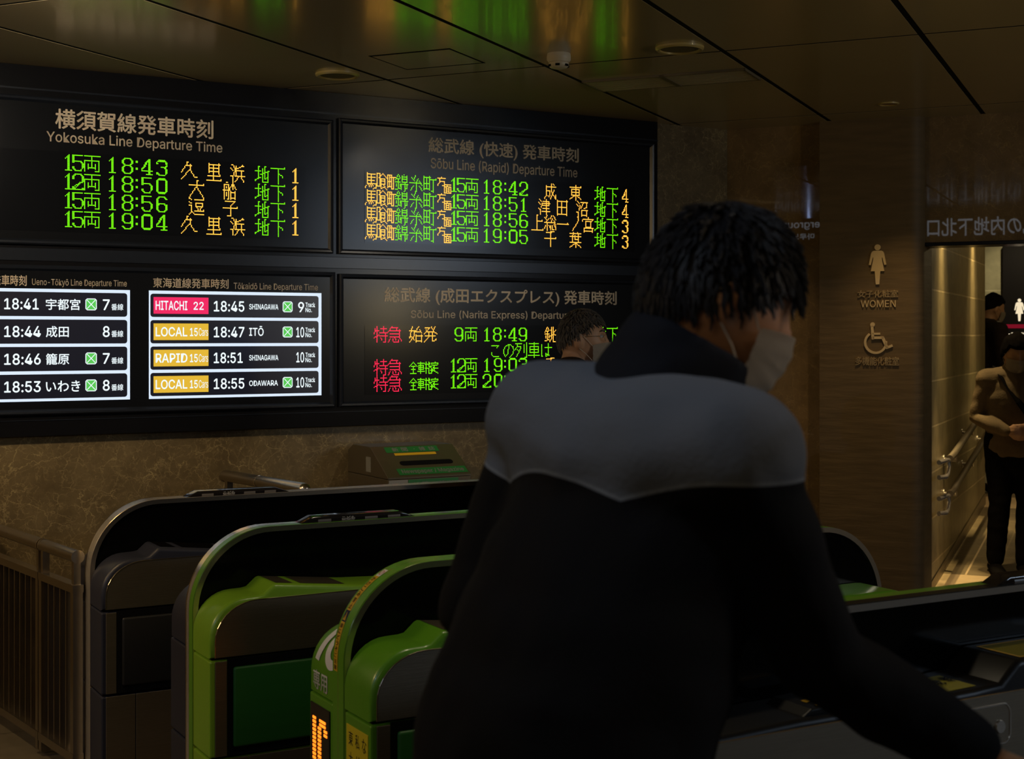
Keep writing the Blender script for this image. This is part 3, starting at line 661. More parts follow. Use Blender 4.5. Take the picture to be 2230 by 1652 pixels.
lamp('pillar_downlight', 'SPOT', DL, 60, WARM, DL + Vector((.05, .02, -1)), spot_size=R(74), spot_blend=1, shadow_soft_size=.02)

# ------------------------------------------------------------------ ticket gates
GL_, RAD = 1.87, .25
def arc_profile(L, r, top, n=14, inset=0.0, foot=0.0):
    """outline of the upright fin: foot, quarter circle, top, quarter circle, foot"""
    out = [(inset, foot)]
    for i in range(n + 1):
        q = R(90 * i / n); out.append((r - (r - inset) * math.cos(q), top - r + (r - inset) * math.sin(q)))
    for i in range(n + 1):
        q = R(90 - 90 * i / n); out.append((L - r + (r - inset) * math.cos(q), top - r + (r - inset) * math.sin(q)))
    out.append((L - inset, foot)); return out
SEAM = .640
def smooth_arc(cx, cz, rx, rz, n=9): return [(cx - rx * math.cos(R(90 * i / n)), cz + rz * math.sin(R(90 * i / n))) for i in range(n + 1)]
def shell_profile(kind, L=GL_):
    left = smooth_arc(.115, .695, .115, .120)
    if kind == 'reader': mid = [(.150, .816), (.168, .819), (.198, .845), (.206, .848), (.474, .821), (.60, .815), (L - .6, .815), (L - .115, .815)]
    elif kind == 'block': mid = [(.20, .816), (.40, .822), (.52, .822), (.60, .818), (.90, .822), (.985, .826), (1.035, .868), (1.05, .872), (1.42, .872), (1.44, .868), (1.50, .82), (L - .115, .815)]
    else: mid = [(.20, .815), (L - .115, .815)]
    right = [(L - x, z) for x, z in smooth_arc(.115, .695, .115, .120)][::-1]
    return [(0, SEAM)] + left + mid + right[1:] + [(L, SEAM)]
def along(prof, d):
    """point and outward normal at arc length d of an outline"""
    for (a, b), (c, e) in zip(prof, prof[1:]):
        l = math.hypot(c - a, e - b)
        if l < 1e-9: continue
        if d <= l: u = d / l; return a + (c - a) * u, b + (e - b) * u, -(e - b) / l, (c - a) / l
        d -= l
    return prof[-1][0], prof[-1][1], 0, 1

def ticket_gate(s0, nc, scheme, label):
    t = thing('ticket_gate', label, 'ticket gate', 'W', (s0 + GL_ / 2, nc, 0), 'automatic ticket gates in a row')
    S = lambda pts: [(s0 + a, b) for a, b in pts]
    # fin: dark core with a rim of strips
    bm = B(); prism(bm, S(arc_profile(GL_, RAD, 1.0, inset=.012)), nc - .034, nc + .034, 'xz'); obj('side_panel', bm, 'glass', t)
    def rim(name, n0, n1, m_, t0=.0, t1=.0, thick=.016):
        bm = B(); o = S(arc_profile(GL_, RAD, 1.0, 16, t0)); o2 = S(arc_profile(GL_, RAD, 1.0, 16, t1)); i_ = S(arc_profile(GL_, RAD, 1.0, 16, thick))
        V = [[bm.verts.new((a, n, b)) for a, b in r] for r, n in ((i_, n1), (o, n1), (o2, n0), (i_, n0))]
        for A, D in zip(V, V[1:] + V[:1]):
            for k in range(len(A) - 1): bm.faces.new((A[k], A[k + 1], D[k + 1], D[k]))
        for k in (0, -1): bm.faces.new([r[k] for r in V])
        bmesh.ops.recalc_face_normals(bm, faces=bm.faces); return obj(name, bm, m_, t, smooth=30)
    rim('rear_edge_trim', nc + .030, nc + .040, 'steel_e', .0, .0) if scheme['rear'] != 'green' else rim('rear_edge_trim', nc + .034, nc + .040, 'green')
    rim('rear_rim', nc + .006, nc + .030 if scheme['rear'] != 'green' else nc + .034, scheme['rear'])
    rim('rim_seam', nc + .004, nc + .006, 'steel_e', .0, .0)
    rim('front_rim', nc - .031, nc + .004, scheme['front'])
    rim('front_edge_trim', nc - .040, nc - .031, 'steel_e' if scheme['front'] != 'blackshell' else 'steel', .005, .0)
    for side, shell, kind in ((-1, scheme['near'], scheme['near_kind']), (1, scheme['far'], scheme['far_kind'])):
        prof = shell_profile(kind); n0, n1 = nc + side * .205, nc + side * .0405
        face_y = n0
        bm = B(); prism(bm, S(prof), n0, n1, 'xz', bev_near=.014); obj('upper_shell', bm, shell, t, smooth=35)
        # steel side plate on the aisle face
        pl = [(.016, SEAM + .003)] + smooth_arc(.150, .690, .134, .116) + [(GL_ - .15, .806)] + [(GL_ - x, z) for x, z in smooth_arc(.150, .690, .134, .116)][::-1][1:] + [(GL_ - .016, SEAM + .003)]
        bm = B(); prism(bm, S(pl), face_y - side * .001 + side * .0015, face_y + side * .004, 'xz'); pp = obj('side_plate', bm, scheme['plate'], t)
        bm = B(); prev = None                       # bright rolled edge of the plate
        tube(bm, [(s0 + a, face_y + side * .0035, b) for a, b in pl], .0018, 6); obj('plate_edge', bm, 'steel_e', pp)
        # lower body
        bm = B(); box(bm, s0, s0 + GL_, min(n0, n1), max(n0, n1), .345, SEAM - .006, .006); box(bm, s0, s0 + GL_, min(n0, n1), max(n0, n1), .02, .339, .006)
        obj('lower_body', bm, shell, t)
        bm = B(); box(bm, s0 + .01, s0 + GL_ - .01, min(n0, n1) + .012, max(n0, n1) - .005, 0, SEAM); obj('plinth', bm, 'gap', t)
        f0, f1 = (face_y - .004, face_y + .001) if side < 0 else (face_y - .001, face_y + .004)
        bm = B()
        for a, b in ((.016, .052), (GL_ - .052, GL_ - .016)): box(bm, s0 + a, s0 + b, f0, f1, .348, SEAM - .009, .001)
        for a, b in ((.016, .118), (.121, .62), (.623, 1.25), (1.253, 1.75), (1.753, GL_ - .016)): box(bm, s0 + a, s0 + b, f0, f1, .03, .338, .001)
        box(bm, s0 + .62, s0 + 1.25, f0, f1, .348, SEAM - .009, .001); obj('lower_plates', bm, scheme['plate'], t)
        for a, b in ((.054, .618), (1.252, GL_ - .054)):
            bm = B(); box(bm, s0 + a, s0 + b, f0 - .0 * side, f1, .347, SEAM - .004); obj('door_recess', bm, 'gap', t)
            bm = B(); q = .006 if side < 0 else -.006
            box(bm, s0 + a + .016, s0 + b - .016, min(face_y - q * 2.4, face_y), max(face_y - q * 2.4, face_y), .372, SEAM - .028, .008, seg=3); obj('flap_door', bm, scheme['pad'], t, smooth=40)
        if kind == 'reader':
            def top(a, w): return (s0 + a, n1 + (n0 - n1) * w)
            def zz(a): return .848 + (a - .206) / (.474 - .206) * (.821 - .848)
            for a, b in ((.212, .268), (.292, .440)):
                bm = B(); pts = [(a, .04), (b, .04), (b, .88), (a, .88)]
                vs = [bm.verts.new((*top(x, w), zz(x) + .0012)) for x, w in pts]; bm.faces.new(vs if side > 0 else vs[::-1])
                bmesh.ops.solidify(bm, geom=bm.faces[:], thickness=.001); bmesh.ops.recalc_face_normals(bm, faces=bm.faces)
                obj('card_reader', bm, 'grille' if shell in ('green', 'green_l') else 'lamp_cover', t)
    # lamp bar on top
    l0, l1 = (.355, .765) if s0 < 1.5 else (1.17, 1.6)
    bm = B(); prism(bm, [(s0 + l0, .999), (s0 + l0 + .045, 1.020), (s0 + l1 - .06, 1.020), (s0 + l1, .999)], nc - .026, nc + .026, 'xz', bev_near=.006); bar = obj('lamp_bar', bm, 'lamp_cover', t, smooth=30)
    for k in range(4):
        a = l0 + .060 + k * .082; bm = B(); tube(bm, [(s0 + a, nc - .010, 1.004), (s0 + a + .045, nc - .010, 1.004)], [(.0145, .0175)] * 2, 16); obj('indicator_lamp', bm, 'lamp_grey', bar, smooth=True)
    bm = B(); lettering(bm, 'こども', onW(nc - .0275), s0 + l0 + .142, s0 + l0 + .188, 1.0035, 1.0155, bold=.01, depth=.0006); obj('lamp_lettering', bm, 'white', bar)
    return t
G1 = ticket_gate(1.200, 5.24, dict(near='navy', far='navy', near_kind='reader', far_kind='plain', rear='steel', front='steel', plate='steel_d', pad='pad_d'), 'farthest ticket gate, dark shell with steel rim, joined to the barrier fence')
G2 = ticket_gate(1.300, 4.326, dict(near='green_l', far='navy', near_kind='reader', far_kind='plain', rear='steel', front='green', plate='steel_d', pad='green_p'), 'ticket gate with light green shell, green pad and half steel half green rim')
G3 = ticket_gate(1.433, 3.45, dict(near='green', far='green', near_kind='reader', far_kind='plain', rear='green', front='green', plate='steel_d', pad='green_p'), 'all green ticket gate with IC lettering and yellow warning strip on its rim')
G4 = ticket_gate(1.53, 2.43, dict(near='blackshell', far='green', near_kind='block', far_kind='plain', rear='green', front='blackshell', plate='steel_d', pad='pad_d'), 'nearest ticket gate at lower right, black reader top with yellow plates')

# markings of the green IC gate
s0, nc = 1.433, 3.45
prof = shell_profile('plain')
def endfar(x, y, z):                                  # x from the far edge toward the fin, y up along the curved end
    a, b, na, nb = along(prof, y); return Vector((s0 + a + na * (z + .0008), nc + .205 - x, b + nb * (z + .0008)))
bm = B(); lettering(bm, '専用', endfar, .030, .130, .010, .062, bold=.012, depth=.001, res=4); obj('end_lettering', bm, 'white', G3)
bm = B()                                              # large slanted I and C
def thick_stroke(pts, w, fn, z=.0015):
    n = len(pts); L_, R_ = [], []
    for i in range(n):
        d = (Vector(pts[min(i + 1, n - 1)]) - Vector(pts[max(i - 1, 0)])).normalized(); m_ = Vector((-d.y, d.x)) * w / 2
        L_.append(Vector(pts[i]) + m_); R_.append(Vector(pts[i]) - m_)
    for i in range(n - 1):
        bm.faces.new([bm.verts.new(fn(v.x, v.y, z)) for v in (R_[i], R_[i + 1], L_[i + 1], L_[i])])
thick_stroke([(.048 + .012 * i / 8, .088 + .105 * i / 8) for i in range(9)], .027, endfar)
thick_stroke([(.142 + .012 * math.sin(R(q)) * 0 + .046 * math.cos(R(q)), .145 + .055 * math.sin(R(q))) for q in range(62, 300, 8)], .027, endfar)
obj('end_mark', bm, 'white', G3)
far_n = nc + .205
bm = B(); box(bm, s0 - .004, s0 + .001, nc + .055, nc + .190, .37, .610, .002); dsp = obj('sign_display', bm, 'lamp_cover', G3)
bm = B()
LET = {'I': [(0, r) for r in range(16)] + [(1, r) for r in range(16)], 'C': [(c, r) for r in range(2, 14) for c in (0, 1)] + [(c, r) for r in (0, 1, 14, 15) for c in range(1, 5)] + [(c, r) for r in (2, 3, 12, 13) for c in (4, 5)]}
for ch, off in (('I', 2), ('C', 5.5)):
    for c, r in LET[ch]:
        y = nc + .190 - (off + c) * .0105; z = .572 - r * .0108
        box(bm, s0 - .0055, s0 - .004, y - .0098, y + .0002, z - .0034, z + .0034)
obj('sign_letters', bm, 'led_o', dsp)
bm = B(); box(bm, s0 - .0022, s0 + .001, nc - .192, nc - .056, .30, .607, .001); pst = obj('end_poster', bm, 'yellow_p', G3)
bm = B()
for col, txt in enumerate(('東大に', '私が', 'なんで')):
    for r, ch in enumerate(txt):
        y = nc - .080 - col * .042 + .004; z = .575 - r * .052
        lettering(bm, ch, lambda a, b, d: Vector((s0 - .0024 - d, y - a, z + b)), -.003, .024, -.018, .018, depth=.0004)
obj('poster_lettering', bm, 'ink', pst)
# warning strip on the rear half of the rim
rp = arc_profile(GL_, RAD, 1.0, 24, 0, SEAM)
def onrim(x, y, z):                                   # x across toward the fin front, y up along the rim
    a, b, na, nb = along(rp, y); return Vector((s0 + a + na * (z + .0006), nc + .034 - x, b + nb * (z + .0006)))
def rim_patch(bm, y0, y1, x0=.003, x1=.026, z=0.0, mi=0, k=8):
    for i in range(k):
        a, b = y0 + (y1 - y0) * i / k, y0 + (y1 - y0) * (i + 1) / k
        f = bm.faces.new([bm.verts.new(onrim(*v, z)) for v in ((x0, a), (x1, a), (x1, b), (x0, b))]); f.material_index = mi
bm = B(); rim_patch(bm, .085, .215); rim_patch(bm, .215, .247, mi=1); rim_patch(bm, .247, .365); rim_patch(bm, .365, .395, mi=2); stk = obj('warning_strip', bm, ['yellow', 'blueink', 'white'], G3)
bm = B()
def column(txt, ytop, ybot):
    n = len(txt); st = (ytop - ybot) / n
    for i, ch in enumerate(txt):
        y1 = ytop - st * i - st * .10; lettering(bm, ch, lambda x, y, z: onrim(x, y, z + .0006), .0065, .0225, y1 - st * .80, y1, depth=.0003, bold=.012)
column('かけこみ禁止', .362, .250); column('扉にどうぞご注意', .212, .088); obj('strip_lettering', bm, 'ink', stk)
bm = B()
for pts, z, mi in (([(.006, .219), (.023, .219), (.0145, .243)], .0006, 0), ([(.0135, .2245), (.0155, .2245), (.0155, .236), (.0135, .236)], .0012, 1), ([(.0135, .2215), (.0155, .2215), (.0155, .2232), (.0135, .2232)], .0012, 1)):
    f = bm.faces.new([bm.verts.new(onrim(a, b, z)) for a, b in pts]); f.material_index = mi
obj('warning_triangle', bm, ['yellow', 'ink'], stk)
bm = B(); ring = []
for i in range(20):
    q, q2 = 2 * math.pi * i / 20, 2 * math.pi * (i + 1) / 20
    bm.faces.new([bm.verts.new(onrim(.0145 + r * math.cos(a), .380 + r * math.sin(a), .0008)) for r, a in ((.008, q), (.0095, q), (.0095, q2), (.008, q2))])
bm.faces.new([bm.verts.new(onrim(*v, .0008)) for v in ((.0085, .3745), (.0095, .3735), (.0205, .3855), (.0195, .3865))])
obj('no_running_mark', bm, 'redink', stk)

# reader furniture on the nearest gate
s0, nc = 1.53, 2.43
bm = B(); nn0, nn1 = nc - .185, nc - .075
bm.faces.new([bm.verts.new(v) for v in ((s0 + .795, nn0, .8215), (s0 + .925, nn0, .8245), (s0 + .925, nn1, .8245), (s0 + .795, nn1, .8215))]); bmesh.ops.solidify(bm, geom=bm.faces[:], thickness=-.0015); bmesh.ops.recalc_face_normals(bm, faces=bm.faces)
pl = obj('yellow_plate', bm, 'yellow_t', G4)
bm = B()
for i, ch in enumerate('新幹線'):
    x = s0 + .895 - i * .040; lettering(bm, ch, lambda a, b, z: Vector((x + b * 1.0, nc - .095 - i * .012 - a, .8258 + z)), 0, .042, 0, .028, bold=.02, depth=.0005)
obj('plate_lettering', bm, 'blueink', pl)
bm = B()
F_ = [(s0 + 1.06, nc - .19), (s0 + 1.36, nc - .19), (s0 + 1.36, nc - .06), (s0 + 1.06, nc - .06)]
Fi = [(s0 + 1.068, nc - .182), (s0 + 1.352, nc - .182), (s0 + 1.352, nc - .068), (s0 + 1.068, nc - .068)]
for k in range(4):
    bm.faces.new([bm.verts.new((*v, .8736)) for v in (F_[k], F_[(k + 1) % 4], Fi[(k + 1) % 4], Fi[k])])
rd = obj('reader_frame', bm, 'yellow', G4)
bm = B(); bm.faces.new([bm.verts.new((*v, .8732)) for v in Fi]); obj('reader_plate', bm, mat('reader_amber_glass', (.22, .18, .006), .55, spec=.2), rd)
bm = B(); prism(bm, [(s0 + .42, .8205), (s0 + .445, .835), (s0 + .56, .839), (s0 + .595, .82)], nc - .19, nc - .07, 'xz', bev_near=.004); tk = obj('ticket_inlet', bm, 'blackshell', G4)
bm = B()
for (a, b) in (((.40, -.175), (.475, -.182)), ):
    pass
bm.faces.new([bm.verts.new(v) for v in ((s0 + .465, nc - .18, .8372), (s0 + .55, nc - .18, .8399), (s0 + .55, nc - .174, .8399), (s0 + .465, nc - .174, .8372))])
bm.faces.new([bm.verts.new(v) for v in ((s0 + .465, nc - .15, .8372), (s0 + .55, nc - .15, .8399), (s0 + .55, nc - .132, .8399), (s0 + .465, nc - .132, .8372))])
obj('inlet_guide', bm, 'yellow', tk)
fy = nc - .205 - .004
bm = B(); cpts = rrect(s0 + .80, s0 + 1.005, .695, .782, .022, 5); tube(bm, [(a, fy, b) for a, b in cpts + cpts[:1]], .0028, 6); kp = obj('key_panel_rim', bm, 'steel', G4, smooth=True)
bm = B(); extrude_flat(bm, cpts, lambda a, b, z: Vector((a, fy - z, b)), -.0005, .0006); obj('key_panel', bm, 'steel_d', kp)
bm = B(); box(bm, s0 + .86, s0 + .945, fy - .0012, fy - .0005, .715, .742); obj('label_window', bm, 'lamp_cover', kp)
bm = B(); tube(bm, [(s0 + .972, fy + .001, .733), (s0 + .972, fy - .005, .733)], [.0155, .0135], 24); lk = obj('key_lock', bm, 'steel', kp, smooth=40)
ORG.setdefault(lk.name, ORG[kp.name])

# ------------------------------------------------------------------ barrier fences
QV = (MW.inverted() @ Vector((-.603, .797, 0))).normalized()   # runs back toward the wall (W frame)
def qpt(base, d, h): return Vector((base[0] + QV.x * d, base[1] + QV.y * d, h))
def qbox(bm, base, d0, d1, h0, h1, th, bev=0):
    pv = Vector((-QV.y, QV.x, 0)); vs = []
    for d in (d0, d1):
        for w_ in (-th / 2, th / 2):
            for h in (h0, h1): vs.append(bm.verts.new(qpt(base, d, h) + pv * w_))
    for f in ((0, 1, 3, 2), (4, 6, 7, 5), (0, 4, 5, 1), (2, 3, 7, 6), (0, 2, 6, 4), (1, 5, 7, 3)): bm.faces.new([vs[i] for i in f])
    bmesh.ops.recalc_face_normals(bm, faces=bm.faces)
FB = (1.170, 5.255)
def fence_panel(label, name, base, d0, d1, hinge=None, bars=6):
    t = thing(name, label, 'barrier fence', 'W', (*qpt(base, (d0 + d1) / 2, 0).xy, 0))
    bm = B(); tube(bm, [qpt(base, d0 + .004, .802), qpt(base, d1 - .004, .802)], .0235, 18, cap=True); obj('handrail', bm, 'steel_f', t, smooth=40)
    bm = B()
    bm.free()
    for d in (d0 + .006, d1 - .006): bm = B(); tube(bm, [qpt(base, d - .004, .802), qpt(base, d + .004, .802)], .0248, 18); obj('rail_ferrule', bm, 'steel_e', t, smooth=40)
    for h0, h1 in ((.672, .70), (.06, .09)): bm = B(); qbox(bm, base, d0, d1, h0, h1, .040); obj('cross_rail', bm, 'steel_f', t)
    for d in (d0 + .002, d1 - .030): bm = B(); qbox(bm, base, d, d + .028, .02, .672, .036); obj('stile', bm, 'steel_f', t)
    for d in (d0 + .010, d1 - .034): bm = B(); qbox(bm, base, d, d + .022, .70, .785, .026); obj('rail_post', bm, 'steel_f', t)
    n = bars
    for k in range(n):
        d = d0 + .03 + (d1 - d0 - .06) * (k + 1) / (n + 1); bm = B(); qbox(bm, base, d - .004, d + .004, .09, .672, .026); obj('bar', bm, 'steel_f', t)
    return t
F1 = fence_panel('short fixed steel barrier fence against the dark ticket gate', 'barrier_fence', FB, .0, .372, bars=4)
F2 = fence_panel('hinged steel barrier gate left of the fixed fence panel', 'barrier_gate', FB, .378, 1.10, bars=9)
for h in (.52, .24):
    bm = B(); c = qpt(FB, .420, h) + Vector((QV.y, -QV.x, 0)) * .028
    for k in range(4): tube(bm, [c + Vector((0, 0, .045 * k)), c + Vector((0, 0, .045 * k + .040))], .0105 if k % 2 == 0 else .009, 14)
    obj('hinge', bm, 'steel_f', F2, smooth=40)
a = MW.inverted() @ Vector((-1.318, 6.49, 0)); FB2 = (a.x, a.y)
t = thing('barrier_rail', 'dull steel barrier rail behind the farthest gate, near the newspaper bin', 'barrier rail', 'W', (*qpt(FB2, -.5, 0).xy, 0))
bm = B(); tube(bm, [qpt(FB2, -.02, .962), qpt(FB2, -.03, .968), qpt(FB2, -.36, .968), qpt(FB2, -.76, .968)], .027, 16, dome=True); obj('handrail', bm, 'steel_f', t, smooth=40)
bm = B(); tube(bm, [qpt(FB2, -.355, .968), qpt(FB2, -.365, .968)], .0285, 16); obj('rail_ferrule', bm, 'steel_e', t, smooth=40)
for d in (-.06, -.40, -.72): bm = B(); qbox(bm, FB2, d - .014, d + .014, 0, .95, .028); obj('post', bm, 'steel_f', t)
bm = B(); qbox(bm, FB2, -.76, -.04, .84, .865, .03); obj('cross_rail', bm, 'steel_f', t)

# ------------------------------------------------------------------ newspaper bin
BS0, BS1, BN0, BN1 = 2.70, 3.13, 5.92, 6.385
t = thing('newspaper_bin', 'steel newspaper and magazine bin with sloping lid against the marble wall', 'bin', 'W', ((BS0 + BS1) / 2, (BN0 + BN1) / 2, 0))
bm = B(); box(bm, BS0, BS1, BN0, BN1 - .002, .03, .945, .004); box(bm, BS0 + .03, BS1 - .03, BN0 + .03, BN1 - .03, 0, .03); obj('body', bm, 'bin', t)
HT, HB_ = 1.082, .955
bm = B(); prism(bm, [(BN0, .947), (BN0, HB_), (BN0 + .20, HT), (BN1 - .06, HT), (BN1 - .002, HT - .03), (BN1 - .002, .947)], BS0, BS1, 'yz', bev_near=.003); lid = obj('lid', bm, 'bin', t)
sl = Vector((0, .20, HT - HB_)).normalized(); nr = Vector((0, -(HT - HB_), .20)).normalized(); LS = math.hypot(.20, HT - HB_)
def onlid(x, y, z): return Vector((x, BN0, HB_)) + sl * y + nr * (z + .0006)
bm = B(); extrude_flat(bm, rrect(2.80, 3.075, .085, .118, .016, 5), onlid, 0, .001); obj('slot', bm, 'gap', lid)
bm = B(); extrude_flat(bm, [(2.765, .185), (3.04, .185), (3.04, .228), (2.765, .228)], onlid, 0, .0005); g_ = obj('upper_label', bm, 'bin_g', lid)
bm = B()
for ch, x in zip('新聞・雑誌', (2.80, 2.848, 2.90, 2.94, 2.99)):
    if ch == '・': lettering(bm, ch, onlid, x + .012, x + .018, .204, .210, depth=.0012)
    else: lettering(bm, ch, onlid, x, x + .032, .191, .222, depth=.0012, bold=.02)
obj('label_lettering', bm, 'grey_label', g_)
bm = B(); extrude_flat(bm, [(2.80, .162), (3.015, .162), (3.015, .180), (2.80, .180)], onlid, 0, .0005); obj('yellow_label', bm, 'yellow', lid)
bm = B(); extrude_flat(bm, [(2.765, .014), (3.12, .014), (3.12, .062), (2.765, .062)], onlid, 0, .0005); g_ = obj('lower_label', bm, 'bin_g', lid)
bm = B(); lettering(bm, 'Newspaper / Magazine', onlid, 2.785, 3.105, .026, .052, True, .02, depth=.0012); obj('label_lettering', bm, 'grey_label', g_)
fb = onW(BN0 - .0005)
bm = B(); extrude_flat(bm, [(2.705, .885), (2.80, .885), (2.80, .942), (2.705, .942)], fb, 0, .0008); obj('grey_plate', bm, 'grey_label', t)
bm = B(); extrude_flat(bm, [(2.803, .885), (3.06, .885), (3.06, .942), (2.803, .942)], fb, 0, .0008); g_ = obj('front_label', bm, 'bin_g', t)
bm = B()
for ch, x in zip('新聞・雑誌', (2.826, 2.872, 2.922, 2.96, 3.01)):
    if ch == '・': lettering(bm, ch, fb, x + .012, x + .018, .912, .918, depth=.0014)
    else: lettering(bm, ch, fb, x, x + .030, .897, .930, depth=.0014, bold=.02)
obj('label_lettering', bm, 'grey_label', g_)
bm = B(); box(bm, BS0 - .0012, BS0 - .0003, 6.11, 6.165, .965, 1.035); obj('side_notice', bm, 'side_label', lid)

# ------------------------------------------------------------------ washroom signs and rails
def gpix(x, y, gg):
    d = Vector(((x - CXP) / FPX, 1, (HZ - y) / FPX)); nv = MG @ Vector((0, 1, 0)); t_ = gg / d.dot(nv); q = MG.inverted() @ (d * t_); return q.x, EYE + d.z * t_
PF = GW - .085
def onP(x, y, z): return Vector((x, PF - z, y))
def woman_outline(cx, z0, hgt):
    k = hgt
    half = [(.0, .835), (.085, .835), (.135, .80), (.215, .50), (.165, .485), (.105, .66), (.085, .63), (.165, .345), (.075, .345), (.045, .0), (0, 0)]
    half = [(.0, .842), (.09, .842), (.135, .82), (.16, .77), (.215, .49), (.165, .485), (.115, .685), (.105, .66), (.11, .60), (.165, .33), (.068, .33), (.044, 0), (0, 0)]
    pts = [(cx + a * k, z0 + b * k) for a, b in half] + [(cx - a * k, z0 + b * k) for a, b in half[::-1][1:-1]]
    head = [(cx + .075 * k * math.cos(R(18 * i)), z0 + .925 * k + .075 * k * math.sin(R(18 * i))) for i in range(20)]
    return pts, head
def wheelchair(bm, cx, z0, k, fn, dep):
    def S(pts, w):
        for (a, b), (c, d) in zip(pts, pts[1:]):
            v = Vector((c - a, d - b)).normalized(); m_ = Vector((-v.y, v.x)) * w / 2; e = v * w * .3
            extrude_flat(bm, [(cx + (q.x) * k, z0 + (q.y) * k) for q in (Vector((a, b)) - m_ - e, Vector((c, d)) - m_ + e, Vector((c, d)) + m_ + e, Vector((a, b)) + m_ - e)], fn, 0, dep)
    extrude_flat(bm, [(cx + (-.20 + .075 * math.cos(R(18 * i))) * k, z0 + (.93 + .075 * math.sin(R(18 * i))) * k) for i in range(20)], fn, 0, dep)
    S([(-.215, .86), (-.185, .47)], .085); S([(-.19, .63), (.03, .63)], .065); S([(-.18, .50), (.14, .50)], .085); S([(.13, .50), (.27, .17)], .085); S([(.26, .17), (.42, .235)], .08)
    arc_ = [(-.10 + .34 * math.cos(R(q)), .34 + .34 * math.sin(R(q))) for q in range(125, 372, 9)]
    for (a, b), (c, d) in zip(arc_, arc_[1:]):
        v = Vector((c - a, d - b)); m_ = Vector((-v.y, v.x)).normalized() * .0375
        extrude_flat(bm, [(cx + q.x * k, z0 + q.y * k) for q in (Vector((a, b)) - m_, Vector((c, d)) - m_, Vector((c, d)) + m_, Vector((a, b)) + m_)], fn, 0, dep)
t = thing('washroom_sign', 'raised gold women and wheelchair washroom sign on the stone pillar', 'sign', 'G', (gpix(1911, 660, PF)[0], PF, 1.4))
cx, zt = gpix(1911.5, 532, PF); zb = gpix(1911, 619, PF)[1]
w_, h_ = woman_outline(cx, zb, zt - zb)
bm = B(); extrude_flat(bm, w_, onP, 0, .008); extrude_flat(bm, h_, onP, 0, .008); obj('woman_symbol', bm, 'gold', t)
def gtext(body, x0, x1, yb, yt, name, bold=.012):
    bm = B(); a0, b0 = gpix(x0, yb, PF); a1, b1 = gpix(x1, yt, PF); lettering(bm, body, onP, a0, a1, b0, b1, depth=.007, bold=bold); obj(name, bm, 'gold', t)
gtext('女子化粧室', 1868, 1956, 648, 631, 'sign_lettering'); gtext('WOMEN', 1875, 1951, 669, 653, 'sign_lettering', 0.0)
cx, zt = gpix(1914, 702, PF); zb = gpix(1914, 768, PF)[1]
bm = B(); wheelchair(bm, cx, zb, zt - zb, onP, .008); obj('wheelchair_symbol', bm, 'gold', t)
gtext('多機能化粧室', 1863, 1958, 795, 777, 'sign_lettering')

SGG = 12.96
t = thing('lit_washroom_sign', 'tall black lit sign with white woman symbol and red bar at the passage end', 'sign', 'G', (gpix(2240, 700, SGG)[0], SGG, 1.2))
def onS(x, y, z): return Vector((x, SGG - z, y))
a0 = gpix(2183, 700, SGG)[0]; a1 = a0 + .56
bm = B(); box(bm, a0, a1, SGG, 12.998, gpix(2200, 880, SGG)[1], 2.38, .004); obj('sign_board', bm, 'sign_k', t)
cx, zt = gpix(2220, 650, SGG); zb = gpix(2220, 699, SGG)[1]
bm = B(); w_, h_ = woman_outline(cx, zb, zt - zb); extrude_flat(bm, w_, onS, .0, .002); extrude_flat(bm, h_, onS, 0, .002); obj('woman_symbol', bm, 'sign_w', t)
z1, z2 = gpix(2200, 706, SGG)[1], gpix(2200, 714.5, SGG)[1]
bm = B(); box(bm, a0 + .02, a1 - .02, SGG - .002, SGG, z2, z1); obj('red_bar', bm, 'sign_r', t)
z1, z2 = gpix(2200, 814, SGG)[1], gpix(2200, 822, SGG)[1]
bm = B(); box(bm, a0 + .02, a1 - .02, SGG - .002, SGG, z2, z1); obj('green_bar', bm, 'sign_g', t)
def stext(body, x0, yb, x1, yt, fit=None, m_='sign_w'):
    bm = B(); p0, b0 = gpix(x0, yb, SGG); p1, b1 = gpix(x1, yt, SGG); lettering(bm, body, onS, p0, p1, b0, b1, depth=.0012, fit=fit, bold=.012); obj('sign_lettering', bm, m_, t)
stext('女子化粧室', 2189, 735, 2223, 723, '女子化'); stext('Restroom for Women', 2188, 741, 2225, 737, 'Restroom for'); stext('多機能化粧室', 2187, 843, 2217, 832, '多機能')
cx, zt = gpix(2217, 757, SGG); zb = gpix(2217, 806, SGG)[1]
bm = B(); wheelchair(bm, cx, zb, zt - zb, onS, .002); obj('wheelchair_symbol', bm, 'sign_w', t)

